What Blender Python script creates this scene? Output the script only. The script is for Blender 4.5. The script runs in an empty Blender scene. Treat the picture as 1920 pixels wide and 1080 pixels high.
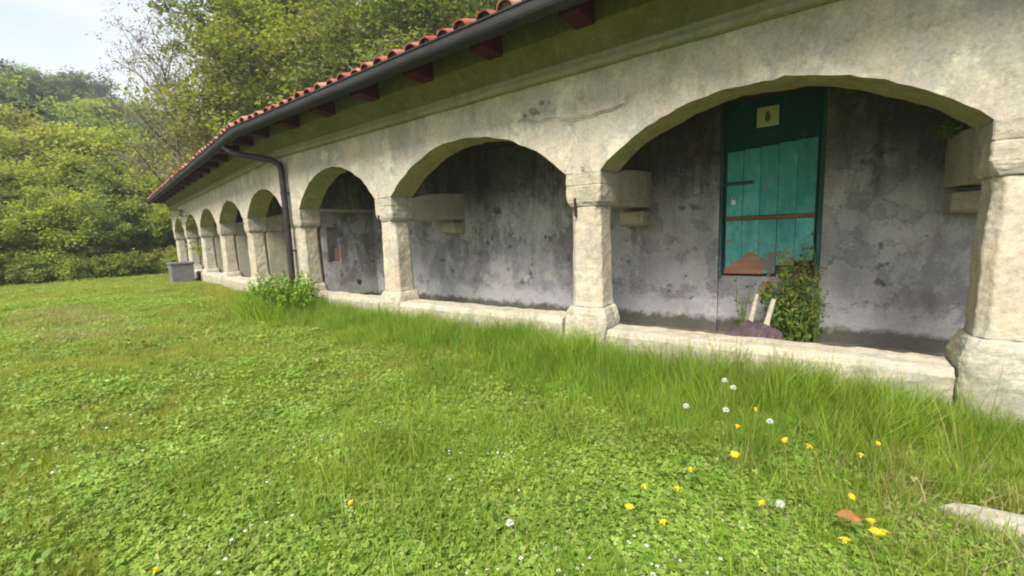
import bpy, math, random
import numpy as np
from mathutils import Vector, Matrix, noise as mnoise
random.seed(7); RNG = np.random.default_rng(7)
scn = bpy.context.scene
COL = scn.collection

# ------------------------------------------------------------------ camera
cam = bpy.data.cameras.new('camera'); camo = bpy.data.objects.new('camera', cam); COL.objects.link(camo)
cam.sensor_width = 36.0; cam.lens = 36.0 * 798.85 / 1920.0; cam.clip_start = .05; cam.clip_end = 2000
Rv = Vector((0.80376825, 0.59355371, -0.04062751)); Uv = Vector((-0.04597949, 0.13005723, 0.9904398)); Fv = Vector((-0.59316312, 0.79421603, -0.13182717))
M = Matrix((Rv, Uv, -Fv)).transposed().to_4x4(); M.translation = (0, -4.2, 1.468)
camo.matrix_world = M
scn.camera = camo

# ------------------------------------------------------------------ world and sun
SUN_EL, SUN_AZ = math.radians(52), math.radians(165)      # azimuth clockwise from +Y
W = bpy.data.worlds.new('World'); scn.world = W; W.use_nodes = True
nt = W.node_tree; nt.nodes.clear()
out = nt.nodes.new('ShaderNodeOutputWorld'); bg = nt.nodes.new('ShaderNodeBackground')
sky = nt.nodes.new('ShaderNodeTexSky'); sky.sky_type = 'NISHITA'; sky.sun_disc = False
sky.sun_elevation = SUN_EL; sky.sun_rotation = SUN_AZ; sky.dust_density = 2.0; sky.air_density = 1.0
tc = nt.nodes.new('ShaderNodeTexCoord'); mp = nt.nodes.new('ShaderNodeMapping'); mp.inputs['Scale'].default_value = (1, 1, 2.6)
nz = nt.nodes.new('ShaderNodeTexNoise'); nz.inputs['Scale'].default_value = 2.6; nz.inputs['Detail'].default_value = 6; nz.inputs['Roughness'].default_value = .55
cr = nt.nodes.new('ShaderNodeValToRGB'); cr.color_ramp.elements[0].position = .30; cr.color_ramp.elements[0].color = (.55, .55, .55, 1)
cr.color_ramp.elements[1].position = .62; cr.color_ramp.elements[1].color = (1, 1, 1, 1)
mixc = nt.nodes.new('ShaderNodeMix'); mixc.data_type = 'RGBA'
cl = nt.nodes.new('ShaderNodeValToRGB'); cl.color_ramp.elements[0].position = .36; cl.color_ramp.elements[0].color = (.80, .83, .90, 1); cl.color_ramp.elements[1].position = .62; cl.color_ramp.elements[1].color = (1, 1, 1, 1)
nz2 = nt.nodes.new('ShaderNodeTexNoise'); nz2.inputs['Scale'].default_value = 5.0; nz2.inputs['Detail'].default_value = 7; nt.links.new(mp.outputs['Vector'], nz2.inputs['Vector']); nt.links.new(nz2.outputs['Fac'], cl.inputs['Fac'])
cs = nt.nodes.new('ShaderNodeVectorMath'); cs.operation = 'SCALE'; cs.inputs['Scale'].default_value = 2.75; nt.links.new(cl.outputs['Color'], cs.inputs[0]); nt.links.new(cs.outputs[0], mixc.inputs['B'])
nt.links.new(tc.outputs['Generated'], mp.inputs['Vector']); nt.links.new(mp.outputs['Vector'], nz.inputs['Vector'])
nt.links.new(nz.outputs['Fac'], cr.inputs['Fac']); nt.links.new(cr.outputs['Color'], mixc.inputs['Factor'])
nt.links.new(sky.outputs['Color'], mixc.inputs['A']); nt.links.new(mixc.outputs['Result'], bg.inputs['Color'])
bg.inputs['Strength'].default_value = .10
nt.links.new(bg.outputs['Background'], out.inputs['Surface'])
sl = bpy.data.lights.new('sun', 'SUN'); sl.energy = 2.35; sl.angle = math.radians(24); sl.color = (1, .95, .86)
so = bpy.data.objects.new('sun', sl); COL.objects.link(so)
sd = Vector((math.sin(SUN_AZ) * math.cos(SUN_EL), math.cos(SUN_AZ) * math.cos(SUN_EL), math.sin(SUN_EL)))
so.rotation_euler = sd.to_track_quat('Z', 'Y').to_euler(); so.location = sd * 60
scn.view_settings.view_transform = 'Standard'; scn.view_settings.look = 'None'
scn.view_settings.exposure = 1.95; scn.view_settings.gamma = 1
scn.cycles.pixel_filter_type = 'BLACKMAN_HARRIS'; scn.cycles.filter_width = 2.0
scn.cycles.max_bounces = 6; scn.cycles.diffuse_bounces = 2; scn.cycles.glossy_bounces = 2; scn.cycles.transmission_bounces = 3

# ------------------------------------------------------------------ helpers
def tag(o, label=None, cat=None, group=None, kind=None):
    if label: o['label'] = label
    if cat: o['category'] = cat
    if group: o['group'] = group
    if kind: o['kind'] = kind
    return o
def empty(name, loc, rz=0):
    o = bpy.data.objects.new(name, None); o.empty_display_size = .2; o.location = loc; o.rotation_euler = (0, 0, rz); COL.objects.link(o); return o
def link(name, me, parent=None, mat=None, world=True):
    """link a mesh; with a parent the mesh is given in world space unless world=False"""
    if mat is not None and not me.materials: me.materials.append(mat)
    o = bpy.data.objects.new(name, me); COL.objects.link(o)
    if parent is not None:
        o.parent = parent
        if world: o.matrix_parent_inverse = WM(parent).inverted()
    return o
def WM(o):
    m = Matrix.LocRotScale(o.location, o.rotation_euler, o.scale)
    if o.parent: m = WM(o.parent) @ o.matrix_parent_inverse @ m
    return m
class MB:
    def __init__(s): s.v = []; s.f = []
    def add(s, vs, fs):
        n = len(s.v); s.v += [tuple(v) for v in vs]; s.f += [tuple(i + n for i in f) for f in fs]
    def box(s, x0, x1, y0, y1, z0, z1, j=0, bev=0):
        r = lambda: random.uniform(-j, j)
        vs = [(x + r(), y + r(), z + r()) for z in (z0, z1) for y in (y0, y1) for x in (x0, x1)]
        s.add(vs, [(0, 2, 3, 1), (4, 5, 7, 6), (0, 1, 5, 4), (2, 6, 7, 3), (0, 4, 6, 2), (1, 3, 7, 5)])
    def tube(s, pts, rad, n=8, cap=True):
        pts = [Vector(p) for p in pts]; rad = [rad] * len(pts) if isinstance(rad, (int, float)) else rad
        rings = []; up = Vector((0, 0, 1))
        for i, p in enumerate(pts):
            d = (pts[min(i + 1, len(pts) - 1)] - pts[max(i - 1, 0)]).normalized()
            a = d.cross(up if abs(d.z) < .95 else Vector((1, 0, 0))).normalized(); b = d.cross(a)
            rings.append([p + (a * math.cos(2 * math.pi * k / n) + b * math.sin(2 * math.pi * k / n)) * rad[i] for k in range(n)])
        vs = [v for r in rings for v in r]; fs = []
        for i in range(len(pts) - 1):
            for k in range(n):
                fs.append((i * n + k, i * n + (k + 1) % n, (i + 1) * n + (k + 1) % n, (i + 1) * n + k))
        if cap: fs += [tuple(range(n - 1, -1, -1)), tuple((len(pts) - 1) * n + k for k in range(n))]
        s.add(vs, fs)
    def loft(s, rings, cap=True):
        n = len(rings[0]); vs = [v for r in rings for v in r]; fs = []
        for i in range(len(rings) - 1):
            for k in range(n): fs.append((i * n + k, i * n + (k + 1) % n, (i + 1) * n + (k + 1) % n, (i + 1) * n + k))
        if cap: fs += [tuple(range(n - 1, -1, -1)), tuple((len(rings) - 1) * n + k for k in range(n))]
        s.add(vs, fs)
    def mesh(s, name, mat=None, smooth=False, T=None):
        me = bpy.data.meshes.new(name)
        v = s.v if T is None else [tuple(T @ Vector(p)) for p in s.v]
        me.from_pydata(v, [], s.f); me.update()
        if smooth: me.shade_smooth()
        if mat: me.materials.append(mat)
        return me
def fbm(x, y, z=0, o=4):
    return mnoise.fractal(Vector((x, y, z)), 1.0, 2.0, o)
def bevel(o, w, seg=2):
    m = o.modifiers.new('bevel', 'BEVEL'); m.width = w; m.segments = seg; m.limit_method = 'ANGLE'; m.angle_limit = math.radians(40); return o

_tex = {}
def rough(o, amp, size=.12, lv=3):
    """weathered surface: fine subdivision pushed in and out by cloud noise"""
    m = o.modifiers.new('fine', 'SUBSURF'); m.subdivision_type = 'SIMPLE'; m.levels = lv; m.render_levels = lv
    for sz, a in ((size, amp), (size * .3, amp * .45)):
        if sz not in _tex:
            t_ = bpy.data.textures.new('clouds', 'CLOUDS'); t_.noise_scale = sz; t_.noise_depth = 3; _tex[sz] = t_
        d_ = o.modifiers.new('worn', 'DISPLACE'); d_.texture = _tex[sz]; d_.texture_coords = 'GLOBAL'; d_.strength = a * 2.2; d_.mid_level = .5
    return o

# ------------------------------------------------------------------ materials
class NT:
    def __init__(s, name):
        s.m = bpy.data.materials.new(name); s.m.use_nodes = True; s.t = s.m.node_tree; s.t.nodes.clear()
        s.out = s.n('ShaderNodeOutputMaterial'); s.bs = s.n('ShaderNodeBsdfPrincipled'); s.l(s.bs.outputs[0], s.out.inputs['Surface'])
        s.bs.inputs['Roughness'].default_value = .9; s.bs.inputs['Specular IOR Level'].default_value = .2
        s.pos = s.n('ShaderNodeNewGeometry').outputs['Position']
    def n(s, t, **k):
        x = s.t.nodes.new(t)
        for a, b in k.items(): setattr(x, a, b)
        return x
    def l(s, a, b): s.t.links.new(a, b)
    def noise(s, scale, detail=5, rough=.6, stretch=(1, 1, 1), off=(0, 0, 0), dist=0):
        m = s.n('ShaderNodeMapping'); m.inputs['Scale'].default_value = stretch; m.inputs['Location'].default_value = off; s.l(s.pos, m.inputs['Vector'])
        x = s.n('ShaderNodeTexNoise'); x.inputs['Scale'].default_value = scale; x.inputs['Detail'].default_value = detail
        x.inputs['Roughness'].default_value = rough; x.inputs['Distortion'].default_value = dist; s.l(m.outputs[0], x.inputs['Vector']); return x.outputs['Fac']
    def ramp(s, fac, stops):
        r = s.n('ShaderNodeValToRGB'); e = r.color_ramp.elements
        while len(e) < len(stops): e.new(.5)
        for k, (p, c) in enumerate(stops):
            e[k].position = p; e[k].color = (c, c, c, 1) if isinstance(c, (int, float)) else (*c, 1)
        s.l(fac, r.inputs['Fac']); return r.outputs['Color']
    def mix(s, fac, a, b, mode='MIX'):
        x = s.n('ShaderNodeMix', data_type='RGBA', blend_type=mode)
        for sock, v in (('Factor', fac), ('A', a), ('B', b)):
            i = x.inputs[sock]
            if isinstance(v, (int, float)): i.default_value = v
            elif isinstance(v, tuple): i.default_value = (*v, 1)
            else: s.l(v, i)
        return x.outputs['Result']
    def math(s, op, a, b=0, c=None):
        x = s.n('ShaderNodeMath', operation=op)
        for k, v in enumerate((a, b) if c is None else (a, b, c)):
            if isinstance(v, (int, float)): x.inputs[k].default_value = v
            else: s.l(v, x.inputs[k])
        return x.outputs[0]
    def zmap(s, a, b, axis=2):
        q = s.n('ShaderNodeSeparateXYZ'); s.l(s.pos, q.inputs[0])
        r = s.n('ShaderNodeMapRange'); r.inputs['From Min'].default_value = a; r.inputs['From Max'].default_value = b; s.l(q.outputs[axis], r.inputs['Value']); return r.outputs['Result']
    def bump(s, h, strength=.4, dist=.02):
        b = s.n('ShaderNodeBump'); b.inputs['Strength'].default_value = strength; b.inputs['Distance'].default_value = dist
        s.l(h, b.inputs['Height']); s.l(b.outputs[0], s.bs.inputs['Normal'])
    def col(s, c):
        if isinstance(c, tuple): s.bs.inputs['Base Color'].default_value = (*c, 1)
        else: s.l(c, s.bs.inputs['Base Color'])
        return s

def plaster_mat(name, base, dark, warm, grey, moss=0.0, bumpd=.012, spots=.5, foot=False):
    t = NT(name)
    a = t.ramp(t.noise(1.1, 6, .62), [(.32, base), (.50, warm), (.66, base)])
    g = t.ramp(t.noise(1.9, 8, .72, (1, 1, .7), (5, 2, 1)), [(.42, 0), (.60, 1)])
    c = t.mix(t.math('MULTIPLY', g, .85), a, grey)
    pale = t.ramp(t.noise(3.3, 7, .7, off=(1, 6, 3)), [(.54, 0), (.64, 1)])
    c = t.mix(t.math('MULTIPLY', pale, .7), c, tuple(min(.74, x * 1.36) for x in base))
    gp = t.ramp(t.noise(4.5, 8, .78, off=(14, 2, 9)), [(.55, 0), (.63, 1)])
    c = t.mix(t.math('MULTIPLY', gp, .55), c, tuple(x * .72 for x in grey))
    st = t.ramp(t.noise(5, 6, .7, (1, 1, .16), (3, 1, 7)), [(.48, 0), (.70, 1)])            # runs of rain dirt
    c = t.mix(t.math('MULTIPLY', st, .5), c, dark)
    pt_ = t.ramp(t.noise(7, 7, .75, (1, 1, .7), (8, 8, 2)), [(.54, 0), (.68, 1)])           # worn patches
    c = t.mix(t.math('MULTIPLY', pt_, .55), c, tuple(x * .8 for x in dark))
    sp = t.ramp(t.noise(24, 4, .7, off=(9, 4, 2)), [(.64, 0), (.72, 1)])                     # lichen specks
    c = t.mix(t.math('MULTIPLY', sp, spots), c, (dark[0] * .5, dark[1] * .5, dark[2] * .5))
    fine = t.noise(32, 5, .75)
    c = t.mix(.30, c, t.ramp(fine, [(.3, .2), (.7, .85)]), 'OVERLAY')
    fl_ = t.ramp(t.noise(15, 6, .75, (1, 1, .8), (4, 19, 6)), [(.57, 0), (.66, 1)])          # small pale flakes
    c = t.mix(t.math('MULTIPLY', fl_, .4), c, tuple(min(.74, x * 1.35) for x in base))
    if foot:
        fz = t.math('ADD', t.zmap(.50, .0), t.math('MULTIPLY', t.math('SUBTRACT', t.noise(5, 7, .75, (1, 1, .6), (2, 2, 17)), .5), 2.0))
        c = t.mix(t.math('MULTIPLY', t.ramp(fz, [(.35, 0), (.9, 1)]), .7), c, (.17, .165, .095))
        bl_ = t.ramp(t.noise(3.4, 7, .75, off=(6, 31, 2)), [(.50, 0), (.64, 1)])
        c = t.mix(t.math('MULTIPLY', bl_, .5), c, (.25, .245, .225))
    if moss > 0:
        mz = t.math('ADD', t.zmap(2.72, 3.25), t.math('MULTIPLY', t.math('SUBTRACT', t.noise(3.5, 6, .7, (1, 1, .45)), .5), 1.5))
        c = t.mix(t.math('MULTIPLY', t.ramp(mz, [(.35, 0), (.9, 1)]), moss), c, (.20, .205, .085))
    t.col(c)
    t.bump(t.math('ADD', t.noise(9, 7, .7), t.math('MULTIPLY', fine, .3)), .8, bumpd)
    return t.m
M_wall = plaster_mat('facade_plaster', (.49, .445, .345), (.25, .225, .16), (.52, .435, .345), (.36, .345, .31), .8, .014, .5)
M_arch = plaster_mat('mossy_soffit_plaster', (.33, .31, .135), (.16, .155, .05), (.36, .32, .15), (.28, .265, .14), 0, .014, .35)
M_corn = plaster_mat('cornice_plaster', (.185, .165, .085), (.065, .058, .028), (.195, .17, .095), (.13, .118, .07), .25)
M_mould = plaster_mat('moulding_plaster', (.31, .285, .19), (.15, .14, .08), (.33, .29, .20), (.25, .24, .18), .4)
M_stone = plaster_mat('pillar_stone', (.45, .385, .28), (.27, .215, .14), (.47, .385, .28), (.40, .375, .32), 0, .012, .4, True)
M_plinth = plaster_mat('plinth_stone', (.41, .37, .27), (.19, .175, .105), (.43, .365, .27), (.35, .335, .29), 0, .016, .6, True)
M_beam = plaster_mat('beam_plaster', (.36, .325, .24), (.20, .175, .115), (.38, .33, .245), (.31, .29, .23), 0, .008, .3)
def back_mat():
    t = NT('back_wall_plaster')
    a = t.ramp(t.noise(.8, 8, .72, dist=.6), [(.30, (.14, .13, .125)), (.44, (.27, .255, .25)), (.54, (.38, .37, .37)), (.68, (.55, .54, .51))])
    b = t.ramp(t.noise(2.7, 8, .78, (1, 1, .8), (4, 8, 3)), [(.42, 0), (.60, 1)])
    c = t.mix(t.math('MULTIPLY', b, .6), a, (.22, .21, .215))
    bl = t.ramp(t.noise(1.5, 6, .65, off=(2, 9, 5)), [(.48, 0), (.62, 1)])
    c = t.mix(t.math('MULTIPLY', bl, .6), c, (.36, .365, .395))
    pa = t.ramp(t.noise(2.1, 8, .75, (1, 1, .55), (11, 1, 8)), [(.52, 0), (.60, 1)])
    c = t.mix(t.math('MULTIPLY', pa, .75), c, (.58, .57, .545))
    pe = t.math('ABSOLUTE', t.math('SUBTRACT', t.noise(1.25, 7, .66, off=(21, 4, 13)), .50))      # edges of old plaster coats
    c = t.mix(t.math('MULTIPLY', t.ramp(pe, [(.004, 1), (.012, 0)]), .45), c, (.14, .13, .125))
    co = t.ramp(t.noise(1.25, 7, .66, off=(21, 4, 13)), [(.497, 0), (.503, 1)])
    c = t.mix(t.math('MULTIPLY', co, .38), c, (.60, .59, .56))
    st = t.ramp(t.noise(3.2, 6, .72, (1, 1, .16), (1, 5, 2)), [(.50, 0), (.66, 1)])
    up = t.ramp(t.zmap(.9, 2.6), [(0, .12), (1, 1)])  # streaks strengthened upward, adding to the painted recess shade
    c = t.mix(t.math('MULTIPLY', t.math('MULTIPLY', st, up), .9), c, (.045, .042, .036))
    top_shade = t.math('ADD', t.zmap(1.5, 2.35), t.math('MULTIPLY', t.math('SUBTRACT', t.noise(1.8, 7, .65, (1, 1, .3), (3, 3, 6)), .5), 1.6))   # shade of the recess painted in, darkening the wall upward
    c = t.mix(t.math('MULTIPLY', t.ramp(top_shade, [(.20, 0), (.95, 1)]), .80), c, (.045, .042, .034))
    ho = t.ramp(t.noise(5.5, 3, .6, off=(7, 3, 9)), [(.62, 0), (.70, 1)])
    c = t.mix(t.math('MULTIPLY', ho, .65), c, (.05, .045, .045))
    wz = t.math('ADD', t.zmap(.75, .36), t.math('MULTIPLY', t.math('SUBTRACT', t.noise(2.6, 8, .75), .5), 2.6))
    c = t.mix(t.math('MULTIPLY', t.ramp(wz, [(.5, 0), (.8, 1)]), .5), c, (.58, .58, .58))
    ft = t.math('ADD', t.zmap(.40, .16), t.math('MULTIPLY', t.math('SUBTRACT', t.noise(6, 6, .7), .5), 1.2))
    c = t.mix(t.math('MULTIPLY', t.ramp(ft, [(.45, 0), (.75, 1)]), .85), c, (.075, .068, .042))
    pk = t.ramp(t.noise(2.2, 4, .6, off=(12, 3, 4)), [(.60, 0), (.70, 1)])
    c = t.mix(t.math('MULTIPLY', pk, .3), c, (.36, .23, .19))
    c = t.mix(.25, c, t.ramp(t.noise(40, 4, .75), [(.3, .25), (.7, .85)]), 'OVERLAY')
    c = t.mix(1.0, c, (.86, .85, .85), 'MULTIPLY')
    t.col(c); t.bump(t.math('ADD', t.noise(6, 8, .75), t.math('MULTIPLY', b, .3)), .8, .02); return t.m
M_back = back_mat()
def simple(name, c1, c2, scale=8, rough=.85, bump=.3, bd=.005, spec=.25, stretch=(1, 1, 1), rnd=0, metal=0):
    t = NT(name); c = t.ramp(t.noise(scale, 6, .7, stretch), [(.32, c1), (.68, c2)])
    if rnd:
        oi = t.n('ShaderNodeObjectInfo'); c = t.mix(1.0, c, t.ramp(oi.outputs['Random'], [(0, 1 - rnd), (1, 1.0)]), 'MULTIPLY')
    t.col(c); t.bs.inputs['Roughness'].default_value = rough; t.bs.inputs['Specular IOR Level'].default_value = spec; t.bs.inputs['Metallic'].default_value = metal
    if bump: t.bump(t.noise(scale * 4, 5, .7, stretch), bump, bd)
    return t.m
M_tile = NT('roof_tile')
_oi = M_tile.n('ShaderNodeObjectInfo').outputs['Random']
_c = M_tile.ramp(_oi, [(0, (.22, .045, .032)), (.25, (.31, .085, .06)), (.5, (.17, .032, .026)), (.75, (.38, .17, .125)), (1, (.27, .10, .075))])
_c = M_tile.mix(M_tile.math('MULTIPLY', M_tile.ramp(M_tile.noise(9, 6, .7), [(.48, 0), (.7, 1)]), .5), _c, (.50, .36, .27))
_c = M_tile.mix(M_tile.math('MULTIPLY', M_tile.ramp(M_tile.noise(4, 5, .7, off=(3, 3, 3)), [(.55, 0), (.72, 1)]), .6), _c, (.13, .10, .075))
M_tile.col(_c); M_tile.bump(M_tile.noise(60, 4, .7), .3, .004); M_tile = M_tile.m
M_gut = simple('gutter_metal', (.022, .0215, .023), (.045, .044, .045), 5, .7, .1, .002, .2, (.4, 1, 1))
M_pipe = simple('downpipe_metal', (.018, .014, .016), (.035, .028, .03), 6, .6, .1, .002, .25)
M_red = simple('rafter_paint', (.04, .006, .009), (.09, .014, .017), 10, .8, .3, .003)
M_board = simple('soffit_board', (.12, .10, .055), (.20, .17, .09), 7, .9, .3, .004, .2, (.3, 3, 1))
M_ceil = simple('added_ceiling_board', (.035, .028, .018), (.07, .055, .035), 5, .95, .3, .004, .1, (.3, 3, 1))
M_floor = simple('dirt_floor', (.10, .085, .065), (.22, .19, .15), 5, .95, .8, .03)
M_dark = simple('recess_dark', (.05, .045, .04), (.10, .08, .065), 6)
M_rust = simple('rusty_iron', (.16, .055, .04), (.28, .12, .085), 14, .9, .4, .004)
M_ply = simple('bare_wood', (.30, .13, .075), (.42, .25, .16), 6, .9, .4, .004, .2, (.6, 1, 3))
def teal(name, a, b):
    t = NT(name)
    oi = t.n('ShaderNodeObjectInfo').outputs['Random']
    c = t.mix(t.noise(2.5, 5, .7, (1, 1, .4)), a, b)
    c = t.mix(t.math('MULTIPLY', t.ramp(t.noise(9, 6, .75, (1, 1, .18), (2, 7, 1)), [(.52, 0), (.68, 1)]), .45), c, (.045, .10, .085))
    w = t.ramp(t.math('ADD', t.noise(5, 6, .75, off=(5, 1, 1)), t.math('MULTIPLY', t.zmap(1.5, .85), .17)), [(.62, 0), (.68, 1)])
    bl = t.ramp(t.math('ADD', t.noise(3.5, 7, .75, (1, 1, .5), (6, 2, 3)), t.math('MULTIPLY', t.zmap(2.2, .9), .22)), [(.55, 0), (.75, 1)])
    c = t.mix(t.math('MULTIPLY', bl, .6), c, tuple(min(1, x * 1.5 + .06) for x in b))
    c = t.mix(t.math('MULTIPLY', w, .8), c, (.30, .22, .15))
    c = t.mix(1.0, c, t.ramp(oi, [(0, .78), (1, 1.0)]), 'MULTIPLY')
    t.col(c); t.bs.inputs['Roughness'].default_value = .7; t.bump(t.noise(14, 5, .7, (1, 1, .1)), .4, .004); return t.m
M_teal = teal('teal_paint', (.035, .27, .245), (.11, .42, .40))
M_teald = teal('dark_shaded_teal', (.008, .075, .075), (.012, .10, .10))  # frame's own dark teal; on the top panel it includes painted shade
M_fade = simple('faded_paint', (.16, .34, .34), (.30, .44, .42), 12, .9, .3)
M_plate = simple('enamel_plate', (.55, .55, .33), (.66, .63, .42), 20, .5, .1)
M_ink = simple('plate_mark', (.10, .09, .03), (.18, .15, .05), 30, .6, 0)
M_iron = simple('dark_iron', (.02, .05, .05), (.04, .08, .075), 20, .6, .2)
M_lock = simple('padlock_steel', (.55, .55, .55), (.7, .7, .68), 20, .4, 0, .001, .5)
M_conc = simple('grey_concrete', (.10, .10, .104), (.18, .176, .176), 6, .95, .5, .01)
M_crack = simple('crack_shadow', (.20, .165, .12), (.30, .25, .185), 30, .95, .2)
M_pale = simple('pale_wood', (.26, .235, .17), (.46, .42, .33), 12, .85, .4, .004)
M_purple = simple('dark_rag', (.045, .030, .038), (.11, .075, .085), 9, .9, .6, .02)
M_brickd = simple('dusty_brick', (.20, .12, .085), (.30, .20, .15), 14, .95, .5, .005)
M_slab = simple('slab_stone', (.25, .23, .19), (.42, .39, .33), 9, .95, .7, .01)
M_bark = simple('bark', (.10, .085, .065), (.22, .19, .15), 6, .95, .8, .02, .1, (1, 1, .3))
M_palebark = simple('pale_bark', (.34, .32, .26), (.50, .47, .40), 6, .95, .6, .02, .1, (1, 1, .3))
M_dleaf = simple('dead_leaf', (.13, .05, .014), (.28, .14, .04), 30, .7, .4, .003)

def leaf_mat(name, cols, trans=.35, attr='tint', rough=.55):
    """leaf with a colour per leaf taken from its tint attribute"""
    t = NT(name)
    at = t.n('ShaderNodeAttribute', attribute_name=attr)
    c = t.ramp(at.outputs['Fac'], [(k / (len(cols) - 1), cc) for k, cc in enumerate(cols)])
    oi = t.n('ShaderNodeObjectInfo').outputs['Random']
    c = t.mix(1.0, c, t.ramp(oi, [(0, .72), (.8, 1.0), (1, (1.15, 1.08, 1.0))]), 'MULTIPLY')
    t.col(c); t.bs.inputs['Roughness'].default_value = rough; t.bs.inputs['Specular IOR Level'].default_value = .3
    tr = t.n('ShaderNodeBsdfTranslucent'); t.l(t.mix(1.0, c, (1.35, 1.25, .55), 'MULTIPLY'), tr.inputs['Color'])
    mx = t.n('ShaderNodeMixShader'); mx.inputs[0].default_value = trans
    t.l(t.bs.outputs[0], mx.inputs[1]); t.l(tr.outputs[0], mx.inputs[2]); t.l(mx.outputs[0], t.out.inputs['Surface'])
    return t
def grass_mat(name, cols, yellow, trans=.4, ystr=.6):
    t = leaf_mat(name, cols, trans)
    base = [l.from_socket for l in t.t.links if l.to_socket == t.bs.inputs['Base Color']][0]
    f = t.ramp(t.noise(.55, 5, .65, (1, 1, 0)), [(.40, 0), (.64, 1)])
    c = t.mix(t.math('MULTIPLY', f, ystr), base, yellow)
    f2 = t.ramp(t.noise(1.9, 4, .6, (1, 1, 0), (7, 3, 0)), [(.35, .72), (.65, 1.0)])
    c = t.mix(1.0, c, f2, 'MULTIPLY')
    t.l(c, t.bs.inputs['Base Color'])
    return t.m

# ------------------------------------------------------------------ terrain
TAN9 = math.tan(math.radians(9)); C0 = Vector((-8.689, 0, 0))
def smax(a, b, k): 
    h = np.clip(.5 + .5 * (a - b) / k, 0, 1); return b * (1 - h) + a * h + k * h * (1 - h)
def vnoise(x, y, seed=0):
    return (np.sin(x * 1.0 + seed) * np.cos(y * 1.3 - seed * 2) + .5 * np.sin(x * 2.3 - y * 1.7 + seed) + .3 * np.cos(x * 4.1 + y * 3.7 + 2 * seed)) / 1.8
def height(x, y):
    x = np.asarray(x, float); y = np.asarray(y, float)
    base = .03 + .05 * vnoise(x * .8, y * .8, 1) + .025 * vnoise(x * 2.3, y * 2.3, 4)
    base = base + np.clip((-x - 1.0) / 6, 0, 1) * .10 - np.clip((x + .2) / 2, 0, 1) * .06
    back = y - 6.6 - np.maximum(0, C0.x - x) * TAN9
    left = (-27.5 - x) * .98 - .12 * y
    s = smax(back, left, 5.0)
    h = np.where(s > 0, 0.30 * s - 0.30 * 3 * (1 - np.exp(-np.maximum(s, 0) / 3)), 0)
    h = h * (1 + .06 * vnoise(x * .06, y * .06, 3)) + np.clip(s / 10, 0, 1) * .8 * vnoise(x * .21, y * .21, 2)
    top = 40.0
    h = np.where(h > 25, 25 + (top - 25) * (1 - np.exp(-(h - 25) / (top - 25))), h)
    return base + h
def zat(x, y): return float(height(x, y))
def axis(segs):
    a = []
    for s0, s1, st in segs: a += list(np.arange(s0, s1, st))
    return np.array(a + [segs[-1][1]])
gx = axis([(-420, -160, 10), (-160, -60, 3), (-60, -26, 1), (-26, 6, .25), (6, 30, 1.5), (30, 120, 10)])
gy = axis([(-120, -30, 10), (-30, -8, 1.5), (-8, 5, .25), (5, 40, 1), (40, 160, 3), (160, 420, 13)])
GX, GY = np.meshgrid(gx, gy); GZ = height(GX, GY)
me = bpy.data.meshes.new('ground'); nx, ny = len(gx), len(gy)
idx = np.arange(nx * ny).reshape(ny, nx)
quads = np.stack([idx[:-1, :-1], idx[:-1, 1:], idx[1:, 1:], idx[1:, :-1]], -1).reshape(-1, 4)
me.from_pydata(np.stack([GX, GY, GZ], -1).reshape(-1, 3).tolist(), [], quads.tolist()); me.shade_smooth()
t = NT('ground_soil')
c = t.ramp(t.noise(.6, 6, .65), [(.35, (.09, .13, .024)), (.55, (.12, .165, .032)), (.72, (.18, .18, .06))])
c = t.mix(t.math('MULTIPLY', t.ramp(t.noise(9, 6, .75), [(.45, 0), (.7, 1)]), .6), c, (.07, .055, .03))
t.col(c); t.bump(t.noise(25, 6, .75), .9, .04)
me.materials.append(t.m)
tag(link('ground', me), 'grassy lawn rising into the wooded hillside behind the arcade', 'ground', kind='structure')

# ------------------------------------------------------------------ the arcade building
B = 3.172; PW = .404; ZP = .60; ZC = 1.70; ZS = 2.06; RISE = .545; TH = .42; DEP = 1.65; ZTOP = 3.10
PX = [-8.689, -5.755, -2.345, .827, 3.999]; WX = [.60, .40, PW, PW, PW]   # left edges and widths of the main pillars
ZL = [.455, .46, .38, .36]; RS = [.61, .61, .55, .55]      # low wall tops and arch rises of the main bays
ANG = math.radians(-9)
TW = Matrix.Translation(C0) @ Matrix.Rotation(ANG, 4, 'Z')    # wing frame: local x runs from 0 to -16 along the wing
IDN = Matrix.Identity(4)
bld = empty('arcade_building', C0)
tag(bld, 'long pale plastered arcade building with segmental arches, stone pillars and red tiled roof', 'building')
ROOFZ = lambda o: 3.475 + .30 * (.60 - o)                    # underside of the roof deck at outward offset o

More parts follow.
